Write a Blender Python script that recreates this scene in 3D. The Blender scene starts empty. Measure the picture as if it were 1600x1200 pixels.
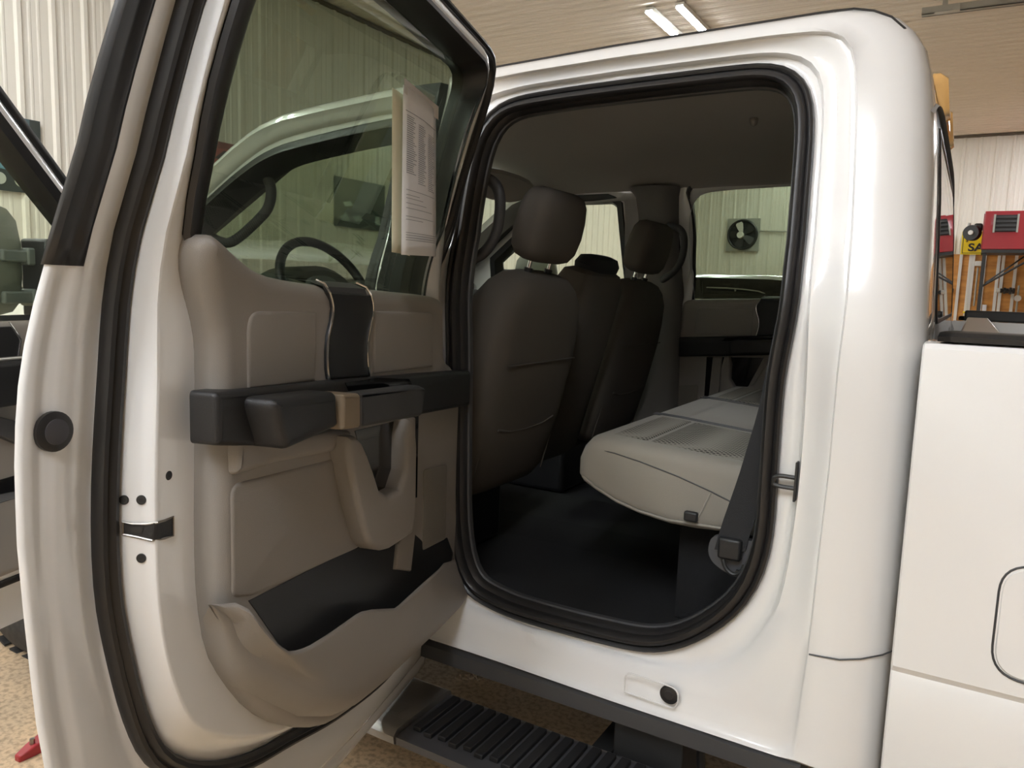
import bpy, bmesh, math, random
from mathutils import Vector, Matrix

random.seed(7)
SC = bpy.context.scene
COL = SC.collection
R = math.radians

# ------------------------------------------------------------------ camera
F = 1200.0
def vn(v): return v.normalized()
fw = vn(Vector((-2030.0, -219.0, F)))              # truck-forward axis seen in camera axes
ins = Vector((723.0, -126.0, F)); ins = vn(ins - ins.dot(fw) * fw)
AX, AY = -fw, ins
AZ = AX.cross(AY)
CAM = Vector((0.0, -1.55, 1.50))
def c2w(v): return Vector((AX.dot(v), AY.dot(v), AZ.dot(v)))
cr, cu, cb = c2w(Vector((1, 0, 0))), c2w(Vector((0, -1, 0))), c2w(Vector((0, 0, -1)))
cam_d = bpy.data.cameras.new('camera'); cam = bpy.data.objects.new('camera', cam_d); COL.objects.link(cam)
cam.matrix_world = Matrix(((cr.x, cu.x, cb.x, CAM.x), (cr.y, cu.y, cb.y, CAM.y), (cr.z, cu.z, cb.z, CAM.z), (0, 0, 0, 1)))
cam_d.sensor_width = 36; cam_d.lens = 27; cam_d.clip_start = 0.02
SC.camera = cam

# ------------------------------------------------------------------ world, exposure
W = bpy.data.worlds.new('world'); SC.world = W; W.use_nodes = True
W.node_tree.nodes['Background'].inputs[0].default_value = (0.9, 0.85, 0.75, 1)
W.node_tree.nodes['Background'].inputs[1].default_value = 0.15
SC.view_settings.view_transform = 'Standard'; SC.view_settings.look = 'None'
SC.view_settings.exposure = 0.0; SC.view_settings.gamma = 1.0; SC.view_settings.use_curve_mapping = False
LAMP = 99.0           # strength of the ceiling tubes

# ------------------------------------------------------------------ measuring: a photo direction met with a real surface of the place
def ray(px, py): return c2w(Vector(((px - 800) / F, (py - 600) / F, 1.0)))
def ys(z):            # how far the body side leans inward at height z
    if z < 1.42: return 0.0
    return 0.25 * (z - 1.42) * min(1.0, (z - 1.42) / 0.2)
def at_y(px, py, y): r = ray(px, py); return CAM + r * ((y - CAM.y) / r.y)
def at_x(px, py, x): r = ray(px, py); return CAM + r * ((x - CAM.x) / r.x)
def at_z(px, py, z): r = ray(px, py); return CAM + r * ((z - CAM.z) / r.z)
TH = R(15.2)
DU = Vector((math.sin(TH), -math.cos(TH), 0)); DW = Vector((math.cos(TH), math.sin(TH), 0))
H1 = Vector((-1.20, 0, 0)); H2 = Vector((-2.49, 0, 0))
def dp(px, py, w, h=H1, tilt=True):
    r = ray(px, py); z = 1.3
    for _ in range(12):
        t = ((h - CAM).dot(DW) + w + (ys(z) if tilt else 0)) / r.dot(DW); P = CAM + r * t; z = P.z
    return ((P - h).dot(DU), P.z)

# ------------------------------------------------------------------ materials
MATS = {}
def mat(name, col, rough=0.5, metal=0.0, coat=0.0, bump=None, var=None, spec=0.5, sheen=0.0):
    m = bpy.data.materials.new(name); m.use_nodes = True; nt = m.node_tree; b = nt.nodes['Principled BSDF']
    b.inputs['Base Color'].default_value = (*col, 1); b.inputs['Roughness'].default_value = rough
    b.inputs['Metallic'].default_value = metal; b.inputs['Coat Weight'].default_value = coat
    b.inputs['Coat Roughness'].default_value = 0.04; b.inputs['Specular IOR Level'].default_value = spec
    b.inputs['Sheen Weight'].default_value = sheen
    tc = nt.nodes.new('ShaderNodeTexCoord')
    if bump:
        n = nt.nodes.new('ShaderNodeTexNoise'); n.inputs['Scale'].default_value = bump[0]; n.inputs['Detail'].default_value = 3
        nt.links.new(tc.outputs['Object'], n.inputs['Vector'])
        bp = nt.nodes.new('ShaderNodeBump'); bp.inputs['Strength'].default_value = bump[1]; bp.inputs['Distance'].default_value = 0.002
        nt.links.new(n.outputs['Fac'], bp.inputs['Height']); nt.links.new(bp.outputs['Normal'], b.inputs['Normal'])
    if var:
        n = nt.nodes.new('ShaderNodeTexNoise'); n.inputs['Scale'].default_value = var[0]; n.inputs['Detail'].default_value = 4
        nt.links.new(tc.outputs['Object'], n.inputs['Vector'])
        rp = nt.nodes.new('ShaderNodeValToRGB'); rp.color_ramp.elements[0].position = 0.35; rp.color_ramp.elements[1].position = 0.65
        rp.color_ramp.elements[0].color = (*[c * (1 - var[1]) for c in col], 1); rp.color_ramp.elements[1].color = (*[min(1, c * (1 + var[1])) for c in col], 1)
        nt.links.new(n.outputs['Fac'], rp.inputs['Fac']); nt.links.new(rp.outputs['Color'], b.inputs['Base Color'])
    MATS[name] = m; return m
def glass(name, col, ior=1.5):
    m = bpy.data.materials.new(name); m.use_nodes = True; nt = m.node_tree; nt.nodes.clear()
    o = nt.nodes.new('ShaderNodeOutputMaterial'); t = nt.nodes.new('ShaderNodeBsdfTransparent'); g = nt.nodes.new('ShaderNodeBsdfGlossy')
    fr = nt.nodes.new('ShaderNodeFresnel'); ge = nt.nodes.new('ShaderNodeNewGeometry'); ma = nt.nodes.new('ShaderNodeMath'); ma.operation = 'MULTIPLY_ADD'; ma.inputs[1].default_value = 1 / ior - ior; ma.inputs[2].default_value = ior
    nt.links.new(ge.outputs['Backfacing'], ma.inputs[0]); nt.links.new(ma.outputs[0], fr.inputs['IOR']); mx = nt.nodes.new('ShaderNodeMixShader')
    t.inputs[0].default_value = (*col, 1); g.inputs['Roughness'].default_value = 0.01; g.inputs['Color'].default_value = (1, 1, 1, 1)
    nt.links.new(fr.outputs[0], mx.inputs[0]); nt.links.new(t.outputs[0], mx.inputs[1]); nt.links.new(g.outputs[0], mx.inputs[2])
    nt.links.new(mx.outputs[0], o.inputs[0]); MATS[name] = m; return m
def emit(name, col, s):
    m = bpy.data.materials.new(name); m.use_nodes = True; nt = m.node_tree; nt.nodes.clear()
    o = nt.nodes.new('ShaderNodeOutputMaterial'); e = nt.nodes.new('ShaderNodeEmission')
    e.inputs[0].default_value = (*col, 1); e.inputs[1].default_value = s; nt.links.new(e.outputs[0], o.inputs[0]); MATS[name] = m; return m

WHITE = mat('white_paint', (0.80, 0.795, 0.785), 0.22, coat=1.0)
BEIGE = mat('grey_beige_plastic', (0.27, 0.245, 0.22), 0.5, bump=(900, 0.25))
BLK = mat('black_plastic', (0.017, 0.017, 0.018), 0.42, bump=(900, 0.3))
GLOSSB = mat('gloss_black', (0.008, 0.008, 0.009), 0.15, coat=0.6)
RUB = mat('black_rubber', (0.018, 0.017, 0.017), 0.38)
TAPE = mat('black_film', (0.016, 0.016, 0.017), 0.33)
CARP = mat('black_carpet', (0.012, 0.012, 0.013), 0.95, bump=(700, 0.8))
FAB = mat('grey_seat_cloth', (0.22, 0.205, 0.175), 0.85, bump=(1300, 0.5), sheen=0.2)
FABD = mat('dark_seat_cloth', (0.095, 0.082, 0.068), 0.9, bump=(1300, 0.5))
FABL = mat('light_seat_cloth', (0.31, 0.285, 0.245), 0.85, bump=(1300, 0.5), sheen=0.2)
HEAD = mat('grey_headliner', (0.40, 0.375, 0.35), 0.95, bump=(1500, 0.3))
PTRIM = mat('pillar_grey_plastic', (0.17, 0.16, 0.15), 0.6, bump=(900, 0.2))
DTRIM = mat('charcoal_plastic', (0.05, 0.05, 0.052), 0.5, bump=(900, 0.2))
CHR = mat('chrome', (0.75, 0.75, 0.76), 0.12, metal=1.0)
SATIN = mat('satin_silver', (0.45, 0.45, 0.45), 0.35, metal=0.8)
STEEL = mat('bare_steel', (0.35, 0.33, 0.30), 0.35, metal=1.0)
DARKST = mat('dark_steel', (0.05, 0.05, 0.05), 0.45, metal=0.6)
BELT = mat('black_webbing', (0.018, 0.018, 0.02), 0.8, bump=(500, 0.5))
WALLM = mat('cream_steel_panel', (0.76, 0.725, 0.635), 0.5)
CEILM = mat('cream_ceiling_panel', (0.84, 0.76, 0.645), 0.6)
RED = mat('red_enamel', (0.30, 0.012, 0.02), 0.35, coat=0.3)
YEL = mat('yellow_sign', (0.80, 0.60, 0.01), 0.4)
PAPER = mat('white_paper', (0.80, 0.79, 0.80), 0.8)
PAPER2 = mat('cream_paper', (0.72, 0.68, 0.52), 0.8)
INK = mat('grey_ink', (0.25, 0.25, 0.28), 0.8)
TIRE = mat('tire_rubber', (0.025, 0.024, 0.023), 0.75, var=(30, 0.4))
GREYP = mat('grey_galvanised', (0.42, 0.42, 0.38), 0.4, metal=0.5)
WHITEP = mat('white_plastic', (0.70, 0.68, 0.62), 0.5)
AMBER = mat('amber_lens', (0.85, 0.50, 0.18), 0.15, coat=1.0)
REDL = mat('red_lens', (0.45, 0.02, 0.02), 0.12, coat=1.0)
TAN = mat('tan_plastic', (0.22, 0.17, 0.115), 0.5)
TREAD = mat('step_tread_rubber', (0.010, 0.010, 0.011), 0.6)
STEPM = mat('step_coated_metal', (0.055, 0.055, 0.06), 0.4)
STEPE = mat('step_end_metal', (0.22, 0.21, 0.20), 0.28, metal=0.4)
PRIV = glass('privacy_glass', (0.57, 0.62, 0.535))
TINT = glass('green_tint_glass', (0.93, 0.965, 0.89))
CLR = glass('clear_green_glass', (0.92, 0.965, 0.88))
TUBE = emit('lit_tube', (0.92, 0.962, 1.02), LAMP)

def floor_mat():
    m = bpy.data.materials.new('stained_concrete'); m.use_nodes = True; nt = m.node_tree; b = nt.nodes['Principled BSDF']
    tc = nt.nodes.new('ShaderNodeTexCoord')
    def noise(s, d): 
        n = nt.nodes.new('ShaderNodeTexNoise'); n.inputs['Scale'].default_value = s; n.inputs['Detail'].default_value = d
        nt.links.new(tc.outputs['Object'], n.inputs['Vector']); return n
    a, c = noise(1.4, 5), noise(55, 4)
    r1 = nt.nodes.new('ShaderNodeValToRGB'); r1.color_ramp.elements[0].position = 0.38; r1.color_ramp.elements[1].position = 0.62
    r1.color_ramp.elements[0].color = (0.40, 0.315, 0.22, 1); r1.color_ramp.elements[1].color = (0.68, 0.49, 0.30, 1)
    r2 = nt.nodes.new('ShaderNodeValToRGB'); r2.color_ramp.elements[0].position = 0.36; r2.color_ramp.elements[1].position = 0.56
    r2.color_ramp.elements[0].color = (0.50, 0.48, 0.45, 1); r2.color_ramp.elements[1].color = (1, 1, 1, 1)
    mx = nt.nodes.new('ShaderNodeMix'); mx.data_type = 'RGBA'; mx.blend_type = 'MULTIPLY'; mx.inputs[0].default_value = 0.8
    nt.links.new(a.outputs['Fac'], r1.inputs['Fac']); nt.links.new(c.outputs['Fac'], r2.inputs['Fac'])
    nt.links.new(r1.outputs['Color'], mx.inputs[6]); nt.links.new(r2.outputs['Color'], mx.inputs[7])
    nt.links.new(mx.outputs[2], b.inputs['Base Color']); b.inputs['Roughness'].default_value = 0.42
    return m
FLOORM = floor_mat()
def wood_mat():
    m = bpy.data.materials.new('orange_plywood'); m.use_nodes = True; nt = m.node_tree; b = nt.nodes['Principled BSDF']
    tc = nt.nodes.new('ShaderNodeTexCoord'); mp = nt.nodes.new('ShaderNodeMapping'); mp.inputs['Scale'].default_value = (1.5, 1, 9)
    n = nt.nodes.new('ShaderNodeTexNoise'); n.inputs['Scale'].default_value = 1.6; n.inputs['Detail'].default_value = 5
    nt.links.new(tc.outputs['Object'], mp.inputs[0]); nt.links.new(mp.outputs[0], n.inputs['Vector'])
    r = nt.nodes.new('ShaderNodeValToRGB'); r.color_ramp.elements[0].position = 0.3; r.color_ramp.elements[1].position = 0.7
    r.color_ramp.elements[0].color = (0.40, 0.165, 0.035, 1); r.color_ramp.elements[1].color = (0.66, 0.32, 0.08, 1)
    nt.links.new(n.outputs['Fac'], r.inputs['Fac']); nt.links.new(r.outputs['Color'], b.inputs['Base Color']); b.inputs['Roughness'].default_value = 0.6
    return m
WOOD = wood_mat()
def perf_mat():
    m = bpy.data.materials.new('perforated_seat_cloth'); m.use_nodes = True; nt = m.node_tree; b = nt.nodes['Principled BSDF']
    tc = nt.nodes.new('ShaderNodeTexCoord'); mp = nt.nodes.new('ShaderNodeMapping'); mp.inputs['Rotation'].default_value = (0, 0, R(45))
    v = nt.nodes.new('ShaderNodeTexVoronoi'); v.inputs['Scale'].default_value = 88; v.inputs['Randomness'].default_value = 0.0
    nt.links.new(tc.outputs['Object'], mp.inputs[0]); nt.links.new(mp.outputs[0], v.inputs['Vector'])
    r = nt.nodes.new('ShaderNodeValToRGB'); r.color_ramp.elements[0].position = 0.25; r.color_ramp.elements[1].position = 0.5
    r.color_ramp.elements[0].color = (0.04, 0.037, 0.032, 1); r.color_ramp.elements[1].color = (0.31, 0.29, 0.25, 1)
    bp = nt.nodes.new('ShaderNodeBump'); bp.inputs['Strength'].default_value = 0.6; bp.inputs['Distance'].default_value = 0.002
    nt.links.new(v.outputs['Distance'], r.inputs['Fac']); nt.links.new(r.outputs['Color'], b.inputs['Base Color'])
    nt.links.new(v.outputs['Distance'], bp.inputs['Height']); nt.links.new(bp.outputs['Normal'], b.inputs['Normal']); b.inputs['Roughness'].default_value = 0.9
    return m
PERF = perf_mat()

# ------------------------------------------------------------------ mesh helpers
class MB:
    def __init__(s): s.v = []; s.f = []
    def add(s, vs, fs):
        k = len(s.v); s.v += [tuple(p) for p in vs]; s.f += [tuple(i + k for i in f) for f in fs]; return s
    def box(s, a, b):
        x0, y0, z0 = a; x1, y1, z1 = b
        return s.add([(x0,y0,z0),(x1,y0,z0),(x1,y1,z0),(x0,y1,z0),(x0,y0,z1),(x1,y0,z1),(x1,y1,z1),(x0,y1,z1)],
                     [(0,3,2,1),(4,5,6,7),(0,1,5,4),(1,2,6,5),(2,3,7,6),(3,0,4,7)])
    def loft(s, rings, closed=True, caps=False, wrap=False):
        n = len(rings[0]); vs = [p for r in rings for p in r]; fs = []
        m = len(rings)
        for i in range(m if wrap else m - 1):
            for j in range(n if closed else n - 1):
                a, b = i * n + j, i * n + (j + 1) % n; c, d = ((i + 1) % m) * n + (j + 1) % n, ((i + 1) % m) * n + j
                fs.append((a, b, c, d))
        if caps: fs.append(tuple(range(n - 1, -1, -1))); fs.append(tuple((m - 1) * n + j for j in range(n)))
        return s.add(vs, fs)
    def tube(s, pts, r, n=10, closed=False, caps=True):
        pts = [Vector(p) for p in pts]; m = len(pts); rings = []; prev = None
        for i, p in enumerate(pts):
            if closed: t = (pts[(i + 1) % m] - pts[i - 1])
            else: t = pts[min(i + 1, m - 1)] - pts[max(i - 1, 0)]
            t.normalize()
            if prev is None:
                a = Vector((0, 0, 1)) if abs(t.z) < 0.9 else Vector((1, 0, 0)); u = t.cross(a).normalized()
            else: u = (prev - t * prev.dot(t)).normalized()
            prev = u; w = t.cross(u); rr = r[i] if isinstance(r, (list, tuple)) else r
            rings.append([p + (u * math.cos(q * math.tau / n) + w * math.sin(q * math.tau / n)) * rr for q in range(n)])
        return s.loft(rings, True, caps and not closed, closed)
    def disc(s, c, nrm, r, th=0.003, n=24, r2=None, sx=1.0):
        c = Vector(c); nrm = Vector(nrm).normalized(); a = Vector((0, 0, 1)) if abs(nrm.z) < 0.9 else Vector((1, 0, 0))
        u = a.cross(nrm).normalized(); w = nrm.cross(u); r2 = r if r2 is None else r2
        rg = lambda rr, h: [c + nrm * h + (u * math.cos(q * math.tau / n) * sx + w * math.sin(q * math.tau / n)) * rr for q in range(n)]
        return s.loft([rg(r, 0), rg(r, th * 0.7), rg(r2 * 0.93, th)], True, True)

ORIGIN = {}
def kids_loc(o): return ORIGIN.get(o.name, Vector((0, 0, 0)))
def link(name, mb, m, parent=None, smooth=True, loc=None, bevel=0, solid=0, angle=40):
    me = bpy.data.meshes.new(name); me.from_pydata(mb.v, [], mb.f)
    bm = bmesh.new(); bm.from_mesh(me); bmesh.ops.remove_doubles(bm, verts=bm.verts, dist=1e-5)
    bmesh.ops.recalc_face_normals(bm, faces=bm.faces)
    bm.to_mesh(me); bm.free()
    me.materials.append(m)
    o = bpy.data.objects.new(name, me); COL.objects.link(o)
    if smooth:
        for p in me.polygons: p.use_smooth = True
        try: me.set_sharp_from_angle(angle=R(angle))
        except Exception: pass
    if parent is not None:
        o.parent = parent
        o.location = -ORIGIN.get(parent.name, Vector((0, 0, 0)))
        if parent.name in ORIGIN: ORIGIN[o.name] = Vector((0, 0, 0))
    if loc: o.location = Vector(loc)
    if solid:
        q = o.modifiers.new('s', 'SOLIDIFY'); q.thickness = solid; q.offset = 0
    if bevel:
        q = o.modifiers.new('b', 'BEVEL'); q.width = bevel; q.segments = 2; q.limit_method = 'ANGLE'; q.angle_limit = R(40)
    return o
def empty(name, loc=(0, 0, 0)):
    o = bpy.data.objects.new(name, None); COL.objects.link(o); o.location = loc; ORIGIN[o.name] = Vector(loc); o.empty_display_size = 0.1
    return o
def tag(o, label=None, cat=None, group=None, kind=None):
    if label: o['label'] = label
    if cat: o['category'] = cat
    if group: o['group'] = group
    if kind: o['kind'] = kind
    return o
def struct(name, mb, m, **k): return tag(link(name, mb, m, **k), kind='structure')

def resample(pts, n):
    pts = [Vector(p) for p in pts]; L = [0.0]
    for a, b in zip(pts, pts[1:]): L.append(L[-1] + (b - a).length)
    out = []; k = 0
    for i in range(n + 1):
        d = L[-1] * i / n
        while k < len(L) - 2 and L[k + 1] < d: k += 1
        t = 0 if L[k + 1] == L[k] else (d - L[k]) / (L[k + 1] - L[k])
        out.append(pts[k].lerp(pts[k + 1], min(1, max(0, t))))
    return out
def smooth_pl(pts, it=2, closed=False):          # corner cutting
    pts = [Vector(p) for p in pts]
    for _ in range(it):
        q = []
        m = len(pts)
        if not closed: q.append(pts[0])
        for i in range(m if closed else m - 1):
            a, b = pts[i], pts[(i + 1) % m]; q += [a.lerp(b, 0.25), a.lerp(b, 0.75)]
        if not closed: q.append(pts[-1])
        pts = q
    return pts
def rpoly(cor, na=5):                            # polygon with rounded corners: (a, b, radius)
    out = []; m = len(cor)
    for i in range(m):
        p = Vector(cor[i][:2]); r = cor[i][2] if len(cor[i]) > 2 else 0
        a = Vector(cor[i - 1][:2]); b = Vector(cor[(i + 1) % m][:2])
        if r <= 0: out.append(p); continue
        d1 = (a - p); d2 = (b - p); l1, l2 = d1.length, d2.length; d1.normalize(); d2.normalize()
        ang = math.acos(max(-1, min(1, d1.dot(d2)))); t = min(r / math.tan(ang / 2) if ang < 3.1 else 0.0, 0.45 * l1, 0.45 * l2)
        for k in range(na + 1):
            s = k / na; out.append((p + d1 * t) * (1 - s) ** 2 + p * 2 * s * (1 - s) + (p + d2 * t) * s ** 2)
    return out
def inset2(pts, d):                              # move a closed 2-D outline inward by d
    m = len(pts); area = sum(pts[i].x * pts[(i + 1) % m].y - pts[(i + 1) % m].x * pts[i].y for i in range(m))
    sg = 1 if area > 0 else -1; out = []
    for i in range(m):
        a, p, b = pts[i - 1], pts[i], pts[(i + 1) % m]
        e1 = (p - a); e2 = (b - p)
        if e1.length < 1e-7: e1 = e2
        if e2.length < 1e-7: e2 = e1
        n1 = Vector((-e1.y, e1.x)).normalized(); n2 = Vector((-e2.y, e2.x)).normalized(); nn = n1 + n2
        if nn.length < 1e-3: nn = n1
        nn.normalize(); c = max(0.5, nn.dot(n1)); out.append(p + nn * (sg * d / c))
    return out
def fill(mb, ring):                              # triangulated cap of a (possibly concave) 3-D outline
    from mathutils.geometry import tessellate_polygon
    ring = [Vector(p) for p in ring]; t = tessellate_polygon([ring]); return mb.add(ring, t)
def plate(name, outline, w0, w1, r, m, parent, tilt=True, sm=0, wf=None, mapf=None):
    """a raised moulding on the door: outline in (u, v) between depths w0 and w1 with a rolled edge r"""
    pts = [Vector(p[:2]) for p in outline] if not any(len(p) > 2 for p in outline) else rpoly(outline)
    if sm: pts = smooth_pl(pts, sm, True)
    f = lambda p, w: Vector((p.x, w + (ys(p.y) if tilt else 0) + (wf(p.x, p.y) if wf else 0), p.y))
    if mapf: f = mapf
    mb = MB(); rings = []
    rings.append([f(p, w0) for p in pts]); s = 1 if w1 > w0 else -1
    for a in (0, 25, 50, 70, 90):
        q = inset2(pts, r * (1 - math.cos(R(a)))); rings.append([f(p, w1 - s * r * (1 - math.sin(R(a)))) for p in q])
    mb.loft(rings); fill(mb, rings[-1]); fill(mb, rings[0])
    return link(name, mb, m, parent)
def sq(t, e): return math.copysign(abs(t) ** e, t)
def sring(c, ux, uy, a, b, e=0.5, n=28):         # super-ellipse ring
    c, ux, uy = Vector(c), Vector(ux), Vector(uy)
    return [c + ux * (a * sq(math.cos(q * math.tau / n), e)) + uy * (b * sq(math.sin(q * math.tau / n), e)) for q in range(n)]
def blob(mb, specs, ux, uy, e=0.5, n=28):        # specs: (centre, half a, half b); closes to rounded ends
    return mb.loft([sring(c, ux, uy, a, b, e, n) for c, a, b in specs], True, True)

# ------------------------------------------------------------------ the room
XF, YR, XB, YL, ZC = -5.68, 13.2, 9.0, -6.0, 4.2
def ribbed(length, height, pitch=0.2286, depth=0.019):
    prof = []; k = int(length / pitch) + 1
    for i in range(k):
        s = i * pitch
        for a, d in ((0, 0), (0.018, 0), (0.032, depth), (0.058, depth), (0.072, 0), (0.105, 0), (0.113, 0.004), (0.125, 0.004), (0.133, 0), (0.165, 0), (0.173, 0.004), (0.185, 0.004), (0.193, 0)):
            if s + a < length: prof.append((s + a, d))
    prof.append((length, 0)); return prof
def wall(name, p0, along, inward, length, height, m=WALLM):
    p0, along, inward = Vector(p0), Vector(along), Vector(inward); pr = ribbed(length, height)
    mb = MB(); mb.loft([[p0 + along * s + inward * d + Vector((0, 0, h)) for s, d in pr] for h in (0, height)], closed=False)
    q = [p0 - inward * 0.1, p0 + along * length - inward * 0.1]
    mb.add([q[0], q[1], q[1] + Vector((0, 0, height)), q[0] + Vector((0, 0, height))], [(0, 1, 2, 3)])
    return struct(name, mb, m, smooth=False)
wall('wall_front', (XF, YL, 0), (0, 1, 0), (1, 0, 0), YR - YL, ZC)
wall('wall_right', (XF, YR, 0), (1, 0, 0), (0, -1, 0), XB - XF, ZC)
wall('wall_back', (XB, YL, 0), (0, 1, 0), (-1, 0, 0), YR - YL, ZC, mat('dark_back_wall', (0.26, 0.245, 0.225), 0.6))  # unseen back wall, coloured dark so less light comes from the rear
wall('wall_left', (XF, YL, 0), (1, 0, 0), (0, 1, 0), XB - XF, ZC)
mb = MB(); pr = ribbed(YR - YL, 0, 0.16, 0.015)
mb.loft([[(x, YL + s, ZC - d) for s, d in pr] for x in (XF, XB)], closed=False)
mb.add([(XF, YL, ZC + .1), (XB, YL, ZC + .1), (XB, YR, ZC + .1), (XF, YR, ZC + .1)], [(0, 1, 2, 3)])
struct('ceiling', mb, CEILM, smooth=False)
struct('floor', MB().box((XF, YL, -0.1), (XB, YR, 0)), FLOORM, smooth=False)
tr = mat('dark_trim_strip', (0.12, 0.10, 0.07), 0.6)
struct('trim_1', MB().box((XF + 0.001, YL, ZC - 0.05), (XF + 0.035, YR, ZC - 0.016)), tr, smooth=False)
struct('trim_2', MB().box((XF, YR - 0.04, ZC - 0.05), (XB, YR - 0.001, ZC - 0.016)), tr, smooth=False)
mb = MB(); mb.box((-0.62, YR - 0.05, 0.0), (4.5, YR - 0.0195, 2.29)); struct('trim_3', mb, WOOD, smooth=False)
mb = MB()
for px in (1497, 1512, 1516.5, 1534, 1556, 1563, 1583):
    x = at_y(px, 450, YR).x; mb.box((x - 0.022, YR - 0.075, 0), (x + 0.022, YR - 0.051, 2.32))
struct('trim_4', mb, WHITEP, smooth=False)

# ceiling lights: pairs of tubes running across the building
def ceiling_light(x, y, label, group='twin tube ceiling lights'):
    o = empty('ceiling_light', (x, y, ZC))
    tag(o, label, 'light', group)
    for dx in (-0.15, 0.15):
        b = MB().box((x + dx - 0.045, y, ZC - 0.04), (x + dx + 0.045, y + 2.44, ZC - 0.015)); b.box((x + dx - 0.045, y, ZC - 0.058), (x + dx - 0.033, y + 2.44, ZC - 0.04)).box((x + dx + 0.033, y, ZC - 0.058), (x + dx + 0.045, y + 2.44, ZC - 0.04)); link('housing', b, WHITEP, o, smooth=False)  # side lips added to keep tube light off the nearby ceiling
        t = MB().box((x + dx - 0.03, y + 0.02, ZC - 0.066), (x + dx + 0.03, y + 2.42, ZC - 0.041)); link('light_tube', t, TUBE, o, smooth=False)
    return o
ceiling_light(-2.76, 5.66, 'twin tube ceiling light glowing above the cab roof')
for x, y, l in ((0.5, -4.8, 'twin tube ceiling light outside the frame, beside the truck bed'), (-4.4, -1.9, 'twin tube ceiling light outside the frame, close to the poster wall'), (-2.8, -4.6, 'twin tube ceiling light outside the frame, nearest the front corner'), (-0.9, -4.6, 'twin tube ceiling light outside the frame, behind the photographer'), (1.6, 10.0, 'twin tube ceiling light outside the frame, over the heater cabinet'), (-2.76, 10.0, 'twin tube ceiling light outside the frame, near the exhaust fan')):
    ceiling_light(x, y, l)

# overhead door track hung from the ceiling
o = empty('door_track', (0.2, 6.9, 3.9)); tag(o, 'galvanised overhead door track hanging below the ceiling', 'door track')
a, b = at_z(1440, 23, 4.05), at_z(1600, 3, 4.05)
d = (b - a).normalized(); b = a + d * 3.5; nrm = Vector((-d.y, d.x, 0))
mb = MB()
for s, e in ((0, 0.02), (0.06, 0.08)): mb.loft([[p + nrm * s, p + nrm * e, p + nrm * e + Vector((0, 0, .06)), p + nrm * s + Vector((0, 0, .06))] for p in (a, b)], caps=True)
mb.loft([[p, p + nrm * .08, p + nrm * .08 + Vector((0, 0, .012)), p + Vector((0, 0, .012))] for p in (a, b)], caps=True)
link('rail', mb, GREYP, o, smooth=False)
for t in (0.18, 2.2):
    p = a + d * t; link('hanger', MB().box(p - Vector((.02, .02, 0)), (p.x + .02, p.y + .02, ZC)), GREYP, o, smooth=False)
p = a + d * 0.1; link('bracket_plate', MB().box((p.x, p.y - .03, p.z - .005), (p.x + .2, p.y + .05, p.z + .05)), GREYP, o, smooth=False)

# exhaust fan on the far wall
fc = (at_y(1140, 343, YR) + at_y(1184, 392, YR)) / 2; fy = YR - 0.02
o = empty('exhaust_fan', (fc.x, fy, fc.z)); tag(o, 'round dark exhaust fan in square grey frame on far wall', 'fan')
mb = MB(); n = 40; s = 0.30
sqr = [(s * max(-1, min(1, 1.45 * math.cos(q * math.tau / n))), s * max(-1, min(1, 1.45 * math.sin(q * math.tau / n)))) for q in range(n)]
cir = [(0.262 * math.cos(q * math.tau / n), 0.262 * math.sin(q * math.tau / n)) for q in range(n)]
mb.loft([[(fc.x + x, fy, fc.z + z) for x, z in sqr], [(fc.x + x, fy - .04, fc.z + z) for x, z in sqr], [(fc.x + x, fy - .04, fc.z + z) for x, z in cir], [(fc.x + x, fy, fc.z + z) for x, z in cir]])
link('frame', mb, GREYP, o)
link('ring', MB().tube([(fc.x + x, fy - .07, fc.z + z) for x, z in cir], 0.022, 8, True), DARKST, o)
link('backing', MB().disc((fc.x, fy - .012, fc.z), (0, -1, 0), 0.27, .004, 40), DTRIM, o)
for k in range(7):
    zz = fc.z - .21 + k * .07; hw = math.sqrt(max(0, .25 ** 2 - (zz - fc.z) ** 2)); link('shutter_slat', MB().box((fc.x - hw, fy - .035, zz), (fc.x + hw, fy - .02, zz + .055)), DARKST, o, smooth=False)
for k in range(5):
    a = k * math.tau / 5 + 1.9; u = Vector((math.cos(a), 0, math.sin(a))); v = Vector((-math.sin(a), 0, math.cos(a))); c = Vector((fc.x, fy - .08, fc.z))
    mb = MB(); mb.loft([[c + u * r - v * w + Vector((0, -.01, 0)), c + u * r + v * w + Vector((0, .015, 0)), c + u * r + v * w + Vector((0, .018, 0)), c + u * r - v * w + Vector((0, -.007, 0))] for r, w in ((.04, .03), (.12, .055), (.2, .07), (.235, .05))], caps=True)
    link('fan_blade', mb, WHITEP if k == 0 else DARKST, o)
link('motor', MB().disc((fc.x - .02, fy - .085, fc.z - .01), (0, -1, 0), 0.06, .09), WHITEP, o)
cd = MB().tube([(fc.x + .28, YR - .045, fc.z + .07), (fc.x + .9, YR - .045, fc.z + .055)], 0.012, 8)
tag(link('conduit', cd, GREYP), 'thin conduit running along far wall to the exhaust fan', 'pipe')

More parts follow.
